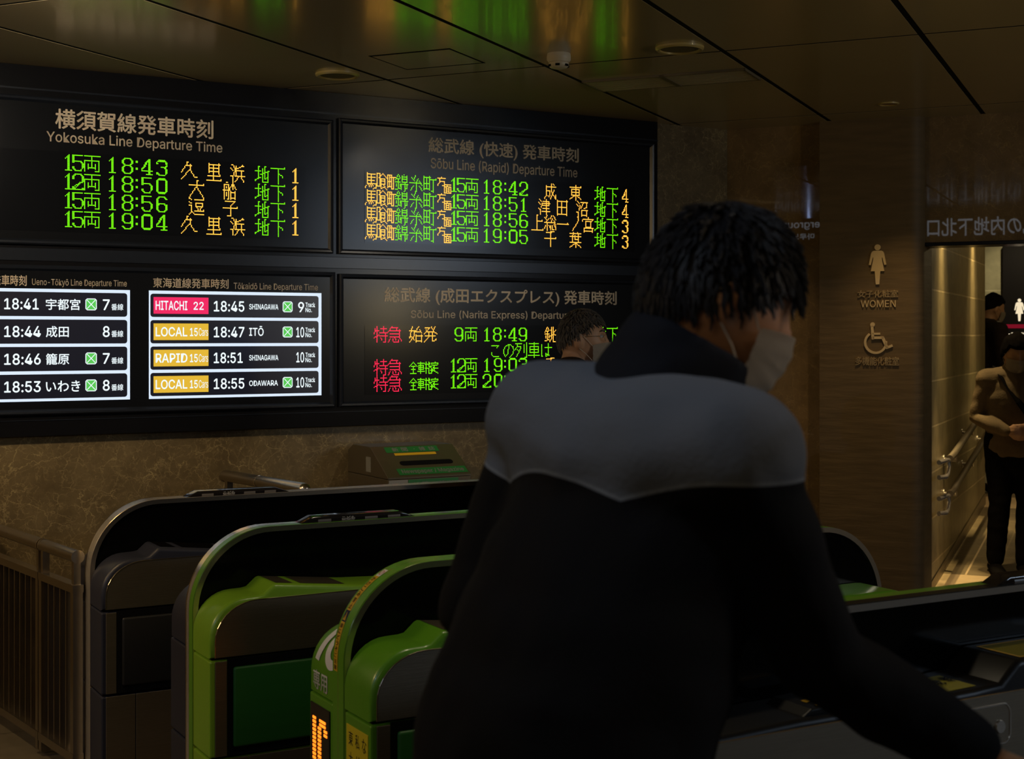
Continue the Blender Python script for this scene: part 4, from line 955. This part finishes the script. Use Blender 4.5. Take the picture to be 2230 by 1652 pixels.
for hh, lab in ((.745, 'upper steel handrail on the tiled washroom wall'), (.535, 'lower steel handrail on the tiled washroom wall')):
    x = PWL + .075; t = thing('handrail', lab, 'handrail', 'G', (PWL, 9.6, hh), 'washroom handrails')
    def hp(g, dz=0, dx=0): return Vector((x + dx, g, hh + ramp(g) + dz))
    bm = B(); tube(bm, [hp(8.80, 0), hp(9.0), hp(9.35, .012), hp(10.2, .05), hp(11.30, .11)], .021, 14); obj('grip_rail', bm, 'steel_d', t, smooth=True)
    bm = B(); tube(bm, [hp(8.56, -.075, -.03), hp(8.62, -.08), hp(8.70, -.075), hp(8.745, -.04), hp(8.74, .0), hp(8.66, .012), hp(8.56, .012, -.03)], .014, 12); obj('return_loop', bm, 'steel', t, smooth=True)
    for g in (9.05, 9.95, 10.85):
        dz = .11 * max(0, (g - 9)) / 2.3
        bm = B(); tube(bm, [Vector((PWL, g + .05, hh + ramp(g) - .05 + dz)), hp(g + .03, dz - .055), hp(g, dz - .02)], .011, 10); tube(bm, [Vector((PWL, g + .05, hh + ramp(g) - .05 + dz)), Vector((PWL + .006, g + .05, hh + ramp(g) - .05 + dz))], .028, 16); obj('bracket', bm, 'steel', t, smooth=True)
for x, e in ((2050, 300), (2118, 340)):              # narrow wall grazers above the passage, plus an added fill spot for each
    r_ = (x - CXP) / FPX; g = -PWL * (.9109 + .4128 * r_) / (.4128 - .9109 * r_)
    lamp('washroom_spot', 'SPOT', Gp(PWL + .070, g, 2.86), e, (1, .72, .30), Gp(PWL - .06, g, 0), spot_size=R(21), spot_blend=1, shadow_soft_size=.012)
    lamp('washroom_wall_fill', 'SPOT', Gp(PWL + .16, g, 2.86), 90, (1, .74, .36), Gp(PWL + .08, g, 0), spot_size=R(46), spot_blend=1, shadow_soft_size=.03)
lamp('washroom_fill', 'POINT', Gp(-.1, 10.8, 2.5), 9, (1, .78, .42), shadow_soft_size=.05)  # added point light with no fixture, raises the tiled wall's base level
lamp('washroom_lamp_front', 'SPOT', Gp(-.98, 8.62, 2.05), 66, WARM, Gp(-1.0, 8.86, .1), spot_size=R(30), spot_blend=.5, shadow_soft_size=.03)
lamp('washroom_lamp_back', 'SPOT', Gp(-.9, 12.35, 2.85), 60, (1, .84, .50), Gp(-1.35, 13.0, 1.2), spot_size=R(80), spot_blend=.9, shadow_soft_size=.05)
lamp('washroom_lamp_floor', 'SPOT', Gp(-.4, 11.3, 2.85), 60, WARM, Gp(-.6, 11.5, 0), spot_size=R(46), spot_blend=.7, shadow_soft_size=.05)

# hanging guide sign over the photographer, seen as a mirror image in the polished marble
GS = 2.0
t = thing('guide_sign', 'hanging exit guide sign, its letters mirrored in the polished marble', 'guide sign', 'G', (-2.15, GS, 2.47))
bm = B(); box(bm, -3.6, -.75, GS - .08, GS, 2.47, 2.735, .005); obj('sign_case', bm, 'black', t)
for x in (-3.2, -1.1): bm = B(); cyl(bm, (x, GS - .04, 2.735), (x, GS - .04, CEIL), .012, 12); obj('hanger', bm, 'steel_d', t)
def onG(x, y, z): return Vector((-x, GS + z + .0005, y))
for txt, x0, x1, y0, y1, c_ in (('丸の内地下北口', .97, 1.947, 2.524, 2.694, False), ('Marunouchi Underground', 2.14, 3.38, 2.646, 2.712, True), ('丸之内地下北出口', 2.14, 2.93, 2.526, 2.598, False), ('마루노우치', 3.0, 3.36, 2.530, 2.59, False)):
    bm = B(); lettering(bm, txt, onG, x0, x1, y0, y1, c_, .01); obj('sign_lettering', bm, 'guide_w', t)

# ------------------------------------------------------------------ people
def remeshed(bm, voxel, smooth_it=3, wrinkle=None):
    """merge overlapping closed pieces into one continuous skin"""
    me = bpy.data.meshes.new('skin'); bmesh.ops.recalc_face_normals(bm, faces=bm.faces); bm.to_mesh(me); bm.free()
    o = bpy.data.objects.new('skin', me); C.objects.link(o)
    r = o.modifiers.new('r', 'REMESH'); r.mode = 'VOXEL'; r.voxel_size = voxel
    sm = o.modifiers.new('s', 'SMOOTH'); sm.iterations = smooth_it; sm.factor = .5
    dg = bpy.context.evaluated_depsgraph_get(); dg.update()
    m2 = bpy.data.meshes.new_from_object(o.evaluated_get(dg)); bpy.data.objects.remove(o); bpy.data.meshes.remove(me)
    out = B(); out.from_mesh(m2); bpy.data.meshes.remove(m2)
    if wrinkle:
        amp, f = wrinkle; out.normal_update()
        for v in out.verts:
            q = v.co * f; n = noise.noise(Vector((q.x, q.y, q.z * 2.2))) + .5 * noise.noise(q * 2.3 + Vector((5, 1, 3)))
            v.co += v.normal * n * amp
    return out
def gauss(x, s): return math.exp(-(x / s) ** 2)
def head_point(d):
    """surface of a head for the unit direction d (x right, y forward, z up), chin near z = -.118"""
    p = Vector((d.x * .076, d.y * .096, d.z * .116))
    if d.z < 0: p.x *= 1 - .20 * (-d.z) ** 1.5; p.y *= 1 + .02 * max(0, d.y)
    if d.y < 0 and d.z < -.2: p.y *= 1 - .25 * (-d.z - .2)
    if d.y > 0:
        f = d.y
        p.y += .024 * gauss(p.x, .0115) * (math.exp(-((p.z + .020) / .022) ** 2) if p.z < -.014 else max(0, 1 - (p.z + .014) / .05)) * f
        for sx in (-.031, .031): p.y -= .010 * gauss(p.x - sx, .015) * gauss(p.z - .016, .012) * f
        p.y += .005 * gauss(p.x, .05) * gauss(p.z - .036, .012) * f
        p.y += .006 * gauss(p.x, .020) * gauss(p.z + .062, .008) * f - .004 * gauss(p.x, .018) * gauss(p.z + .070, .003) * f
        p.y += .007 * gauss(p.x, .02) * gauss(p.z + .104, .015) * f
        for sx in (-.045, .045): p.y += .004 * gauss(p.x - sx, .02) * gauss(p.z + .016, .02) * f
    return p
def sphere_mesh(bm, fn, nu=44, nv=30, mtx=Matrix()):
    rings = []
    for j in range(1, nv):
        th = math.pi * j / nv
        rings.append([bm.verts.new(mtx @ fn(Vector((math.sin(th) * math.cos(2 * math.pi * i / nu), math.sin(th) * math.sin(2 * math.pi * i / nu), math.cos(th))))) for i in range(nu)])
    for A, D in zip(rings, rings[1:]):
        for i in range(nu): bm.faces.new((A[i], D[i], D[(i + 1) % nu], A[(i + 1) % nu]))
    t = bm.verts.new(mtx @ fn(Vector((0, 0, 1)))); b = bm.verts.new(mtx @ fn(Vector((0, 0, -1))))
    for i in range(nu): bm.faces.new((t, rings[0][i], rings[0][(i + 1) % nu])); bm.faces.new((b, rings[-1][(i + 1) % nu], rings[-1][i]))
def lerp(a, b, t): return Vector(a) * (1 - t) + Vector(b) * t
def hand(bm, wrist, tip_dir, palm_n, side, curl=.5, k=1.0):
    """palm with four unequal bent fingers and a side thumb. tip_dir: toward the fingertips; palm_n: out of the palm; side +1: thumb on the +x cross side"""
    d = Vector(tip_dir).normalized(); n = Vector(palm_n); n = (n - d * n.dot(d)).normalized(); x = d.cross(n) * side; w = Vector(wrist)
    tube(bm, [w - d * .02, w + d * .015 * k, w + d * .05 * k, w + d * .088 * k], [(.024, .017), (.030, .015), (.040, .014), (.038, .012)], 14, side=x, dome=True)
    for i, (off, ln) in enumerate(((.029, .070), (.010, .079), (-.010, .073), (-.028, .058))):
        p = w + d * (.086 - abs(off) * .12) * k + x * off * k; pts = [p - d * .02 * k, p]; a = 0
        for seg in (.45, .32, .23):
            a += curl * (.55 + .12 * i); dirv = (d * math.cos(a) + n * math.sin(a)).normalized(); pts.append(pts[-1] + dirv * ln * seg * k)
        tube(bm, pts, [.0098 * k, .0094 * k, .0088 * k, .0080 * k, .0070 * k], 10, side=x, dome=True)
    p = w + d * .025 * k + x * .022 * k; q = (d * .62 + x * .72 + n * .25).normalized()
    tube(bm, [p - q * .012, p + q * .032 * k, p + q * .032 * k + (d * .85 + x * .25 + n * .35).normalized() * .030 * k, p + q * .032 * k + (d * .85 + x * .25 + n * .35).normalized() * .030 * k + (d * .95 + n * .35).normalized() * .026 * k], [.0135 * k, .0118 * k, .0102 * k, .0085 * k], 10, dome=True)

def person(label, base, yaw, J, o):
    """J: joints in the body frame (x right, y ahead, z up); o: options"""
    t = thing('person', label, 'person', 'X', (0, 0, 0), None); t.location = base; t.rotation_euler = (0, 0, yaw)
    ORG[t.name] = Vector((0, 0, 0))
    V_ = {k: Vector(v) for k, v in J.items() if k not in ('head_yaw', 'head_pitch', 'head_roll')}
    k = o.get('k', 1.0)
    HM = Matrix.Translation(V_['head']) @ Matrix.Rotation(J.get('head_yaw', 0), 4, 'Z') @ Matrix.Rotation(J.get('head_pitch', 0), 4, 'X') @ Matrix.Rotation(J.get('head_roll', 0), 4, 'Y') @ Matrix.Scale(k, 4)
    chest, pelvis, neck = V_['chest'], V_['pelvis'], V_['neck']
    shv = (V_['sr'] - V_['sl']).normalized(); hpv = Vector((1, 0, 0))
    def torso(bm, g, low=None):
        wd2 = o.get('wide', 0) if g > 0 else 0
        pts = [low or pelvis, lerp(pelvis, chest, .45), chest, lerp(chest, neck, .55), neck]
        tube(bm, pts, [(.165 + g + wd2, .115 + g + wd2), (.150 + g + wd2, .105 + g + wd2), (.172 + g, .118 + g), (.140 + g, .095 + g), (.062 + g, .062 + g)], 24, side=shv, dome=True)
        if o.get('hump'):
            mid = lerp(chest, neck, .52) - shv.cross(Vector((0, 0, 1))).normalized() * -.045
            tube(bm, [V_['sl'], lerp(V_['sl'], mid, .6), mid, lerp(V_['sr'], mid, .6), V_['sr']], [(.070 + g, .068 + g), (.088 + g, .080 + g), (.092 + g, .085 + g), (.088 + g, .080 + g), (.070 + g, .068 + g)], 18, dome=True)
        for s_ in ('sr', 'sl'): tube(bm, [lerp(neck, chest, .2), lerp(lerp(neck, chest, .3), V_[s_], .6), V_[s_]], [.062 + g, .066 + g, .062 + g], 16, dome=True)
    def arms(bm, g, end=1.0):
        for s_, e_, w_ in (('sr', 'er', 'wr'), ('sl', 'el', 'wl')):
            w = lerp(V_[e_], V_[w_], end)
            tube(bm, [V_[s_], lerp(V_[s_], V_[e_], .5), V_[e_], lerp(V_[e_], w, .45), w], [.056 + g, .050 + g, .042 + g, .041 + g * .9, (.030 + g * .8)], 16, dome=True)
    def legs(bm, g, end=1.0):
        for h_, k_, a_ in (('hr', 'kr', 'ar'), ('hl', 'kl', 'al')):
            a = lerp(V_[k_], V_[a_], end)
            tube(bm, [V_[h_] + Vector((0, 0, .05)), V_[h_], lerp(V_[h_], V_[k_], .5), V_[k_], lerp(V_[k_], a, .4), a], [.085 + g, .088 + g, .074 + g, .055 + g, .054 + g, .040 + g * 1.4], 16, dome=True)
    # one continuous body
    bm = B(); torso(bm, -.022); arms(bm, -.012); legs(bm, -.012)
    up = (V_['head'] - neck).normalized()
    tube(bm, [lerp(neck, chest, .25), neck, HM @ Vector((0, -.02, -.05)), HM @ Vector((0, -.012, .0))], [.058, .056, .054, .05], 18, dome=True)
    sphere_mesh(bm, head_point, mtx=HM)
    for sx in (-1, 1):
        ball(bm, (0, 0, 0), .010, .019, .032, 14, mtx=HM @ Matrix.Translation((sx * .078, -.012, -.005)) @ Matrix.Rotation(sx * R(-18), 4, 'Z') @ Matrix.Rotation(R(-10), 4, 'X'))
        ball(bm, (0, 0, 0), .006, .010, .010, 10, mtx=HM @ Matrix.Translation((sx * .074, -.004, -.030)))
    for w_, e_, key, sd in (('wr', 'er', 'hand_r', 1), ('wl', 'el', 'hand_l', -1)):
        d = V_[w_] - V_[e_]; h = o.get(key, {}); hand(bm, V_[w_], h.get('dir', d), h.get('palm', (0, -1, -.3)), h.get('side', sd), h.get('curl', .45), k)
    for a_ in ('ar', 'al'):
        a = V_[a_]; tube(bm, [a + Vector((0, -.03, -.03)), a + Vector((0, .05, -.05)), a + Vector((0, .15, -.065))], [(.036, .035), (.038, .026), (.032, .014)], 14, side=(1, 0, 0), dome=True)
    body = obj('body', remeshed(bm, o.get('voxel', .007), 2), o.get('skin', 'skin'), t, smooth=True)
    # clothing
    bm = B(); torso(bm, o.get('jg', .012), pelvis + Vector((0, 0, o.get('hem', -.06)))); arms(bm, o.get('ag', o.get('jg', .012)), .97)
    if o.get('collar'):
        c = o['collar']; cb = B(); tube(cb, [lerp(neck, chest, .15), neck + (V_['head'] - neck) * .18, neck + (V_['head'] - neck) * c], [.108, .100, .088], 20, side=shv); obj('collar', remeshed(cb, .007, 5, (.004, 12)), 'jk_navy', t, smooth=True)
    bm = remeshed(bm, o.get('voxel', .007), o.get('soft', 5), o.get('wrinkle', (.006, 9)))
    mats = o['top']
    if 'split' in o:
        for f in bm.faces: f.material_index = o['split'](f.calc_center_median())
    obj(o.get('top_name', 'jacket'), bm, mats, t, smooth=True)
    bm = B(); legs(bm, .010, .98); tube(bm, [pelvis + Vector((0, 0, -.10)), pelvis + Vector((0, 0, .06))], [(.165, .118), (.150, .105)], 20, side=(1, 0, 0), dome=True)
    obj('trousers', remeshed(bm, .009, 3, (.004, 11)), o.get('bottom', 'cloth_k'), t, smooth=True)
    for a_ in ('ar', 'al'):
        a = V_[a_]; bm = B()
        tube(bm, [a + Vector((0, -.045, -.045)), a + Vector((0, .03, -.05)), a + Vector((0, .11, -.060)), a + Vector((0, .185, -.068))], [(.040, .034), (.042, .034), (.046, .026), (.034, .017)], 16, side=(1, 0, 0), dome=True)
        obj('shoe', bm, 'cloth_k', t, smooth=True)
    # hair: a closed cap that dives under the skin outside the hairline, plus loose locks
    hr = o['hair']
    def hairy(d):
        az = math.degrees(math.atan2(d.x, d.y)); s_ = abs(az)
        if s_ < 55: lim = hr.get('front', .52)
        elif s_ < 100: lim = hr.get('front', .52) + (hr.get('temple', -.05) - hr.get('front', .52)) * (s_ - 55) / 45
        else: lim = hr.get('temple', -.05) + (hr.get('nape', -.55) - hr.get('temple', -.05)) * (s_ - 100) / 80
        return max(0, min(1, (d.z - lim) / .12))
    def cap(d):
        p = head_point(d); u = hairy(d); q = p.normalized()
        n = noise.noise(p * 55) * .5 + noise.noise(p * 20)
        return p * .93 * (1 - u) + (p + q * (hr['thick'] + hr.get('rough', .004) * n) + Vector((0, 0, hr.get('top', 0) * max(0, d.z) ** 2))) * u
    bm = B(); sphere_mesh(bm, cap, 72, 48, HM)
    rnd = random.Random(hr.get('seed', 3))
    cnt = hr.get('locks', 120); made = 0; wd_ = hr.get('width', .8)
    while made < cnt:
        d = Vector((rnd.gauss(0, 1), rnd.gauss(0, 1), rnd.gauss(0, 1))).normalized()
        if hairy(d) < .5: continue
        made += 1
        p = head_point(d); q = p.normalized(); ln = hr.get('len', .05) * rnd.uniform(.6, 1.3)
        fall = Vector((d.x * .5, d.y * .7 + hr.get('sweep', .15), -.65 - .3 * (1 - d.z))); fall = (fall - q * fall.dot(q)).normalized()
        a0 = p + q * hr['thick'] * .72 + Vector((0, 0, hr.get('top', 0) * max(0, d.z) ** 2 * .8)); sd = q.cross(fall)
        pts = [a0 + fall * ln * u + q * (hr.get('lift', .010) * math.sin(u * 2.6)) + sd * rnd.uniform(-.004, .004) for u in (0, .35, .7, 1)]
        tube(bm, [HM @ v for v in pts], [(r_[0] * k, r_[1] * k) for r_ in ((.008 * wd_, .004), (.0085 * wd_, .005), (.006 * wd_, .0035), (.0012, .001))], 6, side=(HM.to_3x3() @ sd))
    obj('hair', bm, hr['mat'], t, smooth=True)
    # mask over nose and mouth, with ear loops
    bm = B(); nu, nv = 22, 14; g = []
    for j in range(nv + 1):
        row = []
        for i in range(nu + 1):
            az = R(-66 + 132 * i / nu); zz = -.112 + .104 * j / nv
            cut = .020 * (abs(az) / R(66)) ** 2; zz = zz * (1 - .0) + (cut if zz < -.06 else -cut * .6)
            ra = .066 * (1 - .14 * max(0, -(zz + .05)) / .06); ry = .101 + .017 * gauss(az, .5) * gauss(zz + .035, .045) - .022 * max(0, (-zz - .085) / .03)
            row.append(bm.verts.new(HM @ Vector((math.sin(az) * (ra + .012), math.cos(az) * ry + .006 + .0012 * math.sin(j * 1.9), zz))))
        g.append(row)
    for j in range(nv):
        for i in range(nu): bm.faces.new((g[j][i], g[j][i + 1], g[j + 1][i + 1], g[j + 1][i]))
    bmesh.ops.solidify(bm, geom=bm.faces[:], thickness=-.002); bmesh.ops.recalc_face_normals(bm, faces=bm.faces)
    msk = obj('face_mask', bm, o.get('mask', 'mask_w'), t, smooth=True)
    for sx in (-1, 1):
        bm = B()
        ends = [HM @ Vector(v) for v in ((sx * .0705, .046, -.024), (sx * .080, .016, .010), (sx * .082, -.008, .026), (sx * .082, -.028, .002), (sx * .078, -.014, -.030), (sx * .074, .018, -.056), (sx * .0685, .044, -.084))]
        tube(bm, ends, .0012, 6); obj('ear_loop', bm, o.get('mask', 'mask_w'), msk)
    if o.get('face'):
        for sx in (-1, 1):
            bm = B(); ball(bm, (0, 0, 0), .0125, .0125, .0095, 14, mtx=HM @ Matrix.Translation((sx * .031, .0755, .016))); e = obj('eye', bm, 'eye', t, smooth=True)
            bm = B(); ball(bm, (0, 0, 0), .0055, .003, .0055, 12, mtx=HM @ Matrix.Translation((sx * .031 + o.get('gaze', 0), .0875, .016))); obj('iris', bm, 'iris', e, smooth=True)
            bm = B(); tube(bm, [HM @ Vector(v) for v in ((sx * .014, .0945, .036), (sx * .030, .0935, .042), (sx * .047, .080, .036))], [(.0035, .002), (.0042, .0025), (.002, .0015)], 8); obj('eyebrow', bm, hr['mat'], t, smooth=True)
    if o.get('glasses'):
        bm = B()
        for sx in (-1, 1):
            ring = [HM @ Vector((sx * .032 + .021 * math.cos(a), .101 - .006 * abs(math.cos(a)), .012 + .016 * math.sin(a))) for a in [2 * math.pi * i / 20 for i in range(21)]]; tube(bm, ring, .0008, 5)
            tube(bm, [HM @ Vector(v) for v in ((sx * .053, .096, .018), (sx * .076, .045, .016), (sx * .081, -.012, .012))], .0009, 5)
        tube(bm, [HM @ Vector(v) for v in ((-.011, .104, .016), (.011, .104, .016))], .0009, 5)
        obj('glasses', bm, 'metal_thin', t)
    return t, HM, V_

def stride(**k):
    J = dict(pelvis=(0, 0, .95), chest=(0, .02, 1.28), neck=(0, .03, 1.47), head=(0, .06, 1.60), sr=(.185, .02, 1.40), sl=(-.185, .02, 1.40), er=(.23, .0, 1.12), el=(-.23, .0, 1.12), wr=(.22, .12, .90), wl=(-.22, .12, .90),
             hr=(.09, 0, .90), hl=(-.09, 0, .90), kr=(.10, .06, .50), kl=(-.10, .03, .49), ar=(.10, .02, .085), al=(-.10, -.02, .085))
    J.update(k); return J
# the man passing close to the camera, leaning forward, right arm stretched toward the reader
UYAW = AW - R(90)                                      # body +y along the gates
FM = Vector((.03, 1.72, 0)); inv = (Matrix.Translation(FM) @ Matrix.Rotation(UYAW, 4, 'Z')).inverted()
def at(x, y, z): return inv @ Vector(((x - CXP) / FPX * z, z, EYE + (HZ - y) / FPX * z))
J = stride(pelvis=(0, -.03, .96), chest=at(1375, 1150, 1.82), neck=at(1440, 880, 1.84), head=at(1562, 655, 1.85), sr=at(1590, 990, 1.69), sl=at(1195, 925, 1.95),
           er=at(1790, 1440, 1.73), wr=at(2122, 1634, 1.79), el=at(1035, 1330, 1.96), wl=(-.20, .26, 1.03),
           kr=(.10, .20, .52), ar=(.10, .24, .10), kl=(-.10, -.04, .50), al=(-.10, -.30, .14), hr=(.09, -.03, .91), hl=(-.09, -.03, .91), head_yaw=R(-20), head_pitch=R(-22), head_roll=R(0))
def jacket_mat():
    """slate yoke above two arched seams, black below: a pattern of the garment itself"""
    m = mat('two_tone_jacket', (.1, .1, .1), .85, spec=.12, bump=.12, scale=140); nt = m.node_tree; N = nt.nodes; L = nt.links; b = N['Principled BSDF']
    tc = N.new('ShaderNodeTexCoord'); sp = N.new('ShaderNodeSeparateXYZ'); L.new(tc.outputs['Object'], sp.inputs[0])
    def mth(op, a, b_=None):
        n = N.new('ShaderNodeMath'); n.operation = op
        for i, v in enumerate((a, b_)):
            if v is None: continue
            if isinstance(v, (int, float)): n.inputs[i].default_value = v
            else: L.new(v, n.inputs[i])
        return n.outputs[0]
    arch = mth('MULTIPLY', mth('ABSOLUTE', mth('SINE', mth('MULTIPLY', mth('SUBTRACT', sp.outputs[0], .085), 13))), .025)
    dz = mth('SUBTRACT', sp.outputs[2], mth('ADD', arch, 1.405))
    def ramp_(lo, hi):
        r = N.new('ShaderNodeMapRange'); r.inputs[1].default_value = lo; r.inputs[2].default_value = hi; L.new(dz, r.inputs[0]); return r.outputs[0]
    up = ramp_(0, .002); pipe = mth('SUBTRACT', up, ramp_(.004, .006))
    col = N.new('ShaderNodeMix'); col.data_type = 'RGBA'; col.inputs[6].default_value = (.003, .003, .004, 1); col.inputs[7].default_value = (.10, .11, .132, 1); L.new(up, col.inputs[0])
    c2 = N.new('ShaderNodeMix'); c2.data_type = 'RGBA'; c2.inputs[7].default_value = (.16, .175, .20, 1); L.new(pipe, c2.inputs[0]); L.new(col.outputs[2], c2.inputs[6]); L.new(c2.outputs[2], b.inputs['Base Color'])
    return m
FMAN, HMF, VF = person('blurred man close to the camera in a slate and black jacket, leaning to the right', FM, UYAW, J,
    dict(k=.97, top=[jacket_mat()], jg=.024, ag=.015, hump=True, wide=.03, soft=22, hem=-.12, collar=.60, voxel=.0065, wrinkle=(.008, 7), skin='skin_f', bottom='cloth_k',
         hand_r=dict(dir=(.5, .8, -.35), palm=(0, -.2, -1), side=1, curl=.35), hair=dict(mat='hair_k', thick=.012, rough=.005, top=.008, front=.36, temple=-.12, nape=-.50, locks=1700, len=.036, sweep=.45, lift=.0015, seed=5, width=.38)))

# the older man between the far gates
J = stride(head=(0, .07, 1.585), neck=(0, .02, 1.455), chest=(0, 0, 1.27), er=(.205, -.02, 1.13), el=(-.205, -.02, 1.13), wr=(.19, .10, .91), wl=(-.19, .10, .91), head_yaw=R(-34))
GM = MW @ Vector((0, 4.80, 0)); r_ = (1259 - CXP) / FPX
d_ = Vector((r_, 1, 0)); GM = d_ * (4.78 / d_.dot(MW @ Vector((0, 1, 0))))
person('older grey haired man in glasses and pale mask behind the passing man', GM - Vector((.045, .03, 0)), UYAW, J,
    dict(top=['coat_b'], k=.95, face=True, glasses=True, gaze=-.002, voxel=.006, skin='skin', hair=dict(mat='hair_g', thick=.010, rough=.004, top=.006, front=.50, temple=.02, nape=-.42, locks=700, len=.026, sweep=.25, lift=.001, seed=8, width=.4)))

# the woman standing at the washroom entrance
WM = Gp(-.80, 9.2, ramp(9.2) + .001)
J = stride(pelvis=(0, 0, .80), chest=(0, .01, 1.07), neck=(0, .02, 1.235), head=(0, .055, 1.345), sr=(.155, .01, 1.175), sl=(-.155, .01, 1.175), er=(.215, -.01, .945), el=(-.215, -.01, .945), wr=(.075, .175, .875), wl=(-.07, .175, .885),
           hr=(.08, 0, .77), hl=(-.08, 0, .77), kr=(.085, .02, .43), kl=(-.075, .03, .43), ar=(.105, -.02, .075), al=(-.06, .02, .075), head_pitch=R(-22), head_yaw=R(8))
WMN, HMW, VW = person('woman in a beige sweater with a black shoulder strap standing in the washroom entrance', WM, R(172), J,
    dict(top=['sweater'], top_name='sweater', k=.93, jg=.010, hem=-.04, voxel=.007, hand_r=dict(dir=(-.8, .35, 0), palm=(-.3, -1, 0), side=-1, curl=.6), hand_l=dict(dir=(.8, .35, 0), palm=(.3, -1, 0), side=1, curl=.6),
         hair=dict(mat='hair_m', thick=.020, rough=.006, front=.42, temple=-.55, nape=-.75, locks=0)))
bm = B(); tube(bm, [(.105, -.02, 1.255), (.09, .09, 1.20), (.0, .145, 1.05), (-.12, .15, .88), (-.185, .10, .74)], [(.022, .004)] * 5, 8, side=(.8, .1, .5)); tube(bm, [(.105, -.02, 1.255), (.06, -.12, 1.15), (-.08, -.125, .95), (-.185, .02, .74)], [(.022, .004)] * 4, 8, side=(.8, .1, .5)); obj('bag_strap', bm, 'cloth_k', WMN)
bm = B(); box(bm, -.235, -.165, -.02, .19, .50, .74, .02, seg=3); obj('shoulder_bag', bm, 'cloth_k', WMN, smooth=40)

# the man farther inside the passage
DM = Gp(-1.255, 12.0, ramp(11.9) - .0)
J = stride(pelvis=(0, 0, .89), chest=(0, .02, 1.17), hr=(.09, 0, .85), hl=(-.09, 0, .85), sr=(.175, .02, 1.29), sl=(-.175, .02, 1.29), head_pitch=R(-14), er=(.22, .02, 1.03), wr=(.13, .27, 1.02), head=(0, .06, 1.475), neck=(0, .02, 1.345))
person('man in a dark coat and white mask far inside the washroom passage', DM, R(-80), J,
    dict(top=['coat_b'], k=.95, voxel=.008, hair=dict(mat='hair_m', thick=.018, rough=.008, front=.42, temple=-.1, nape=-.5, locks=0)))
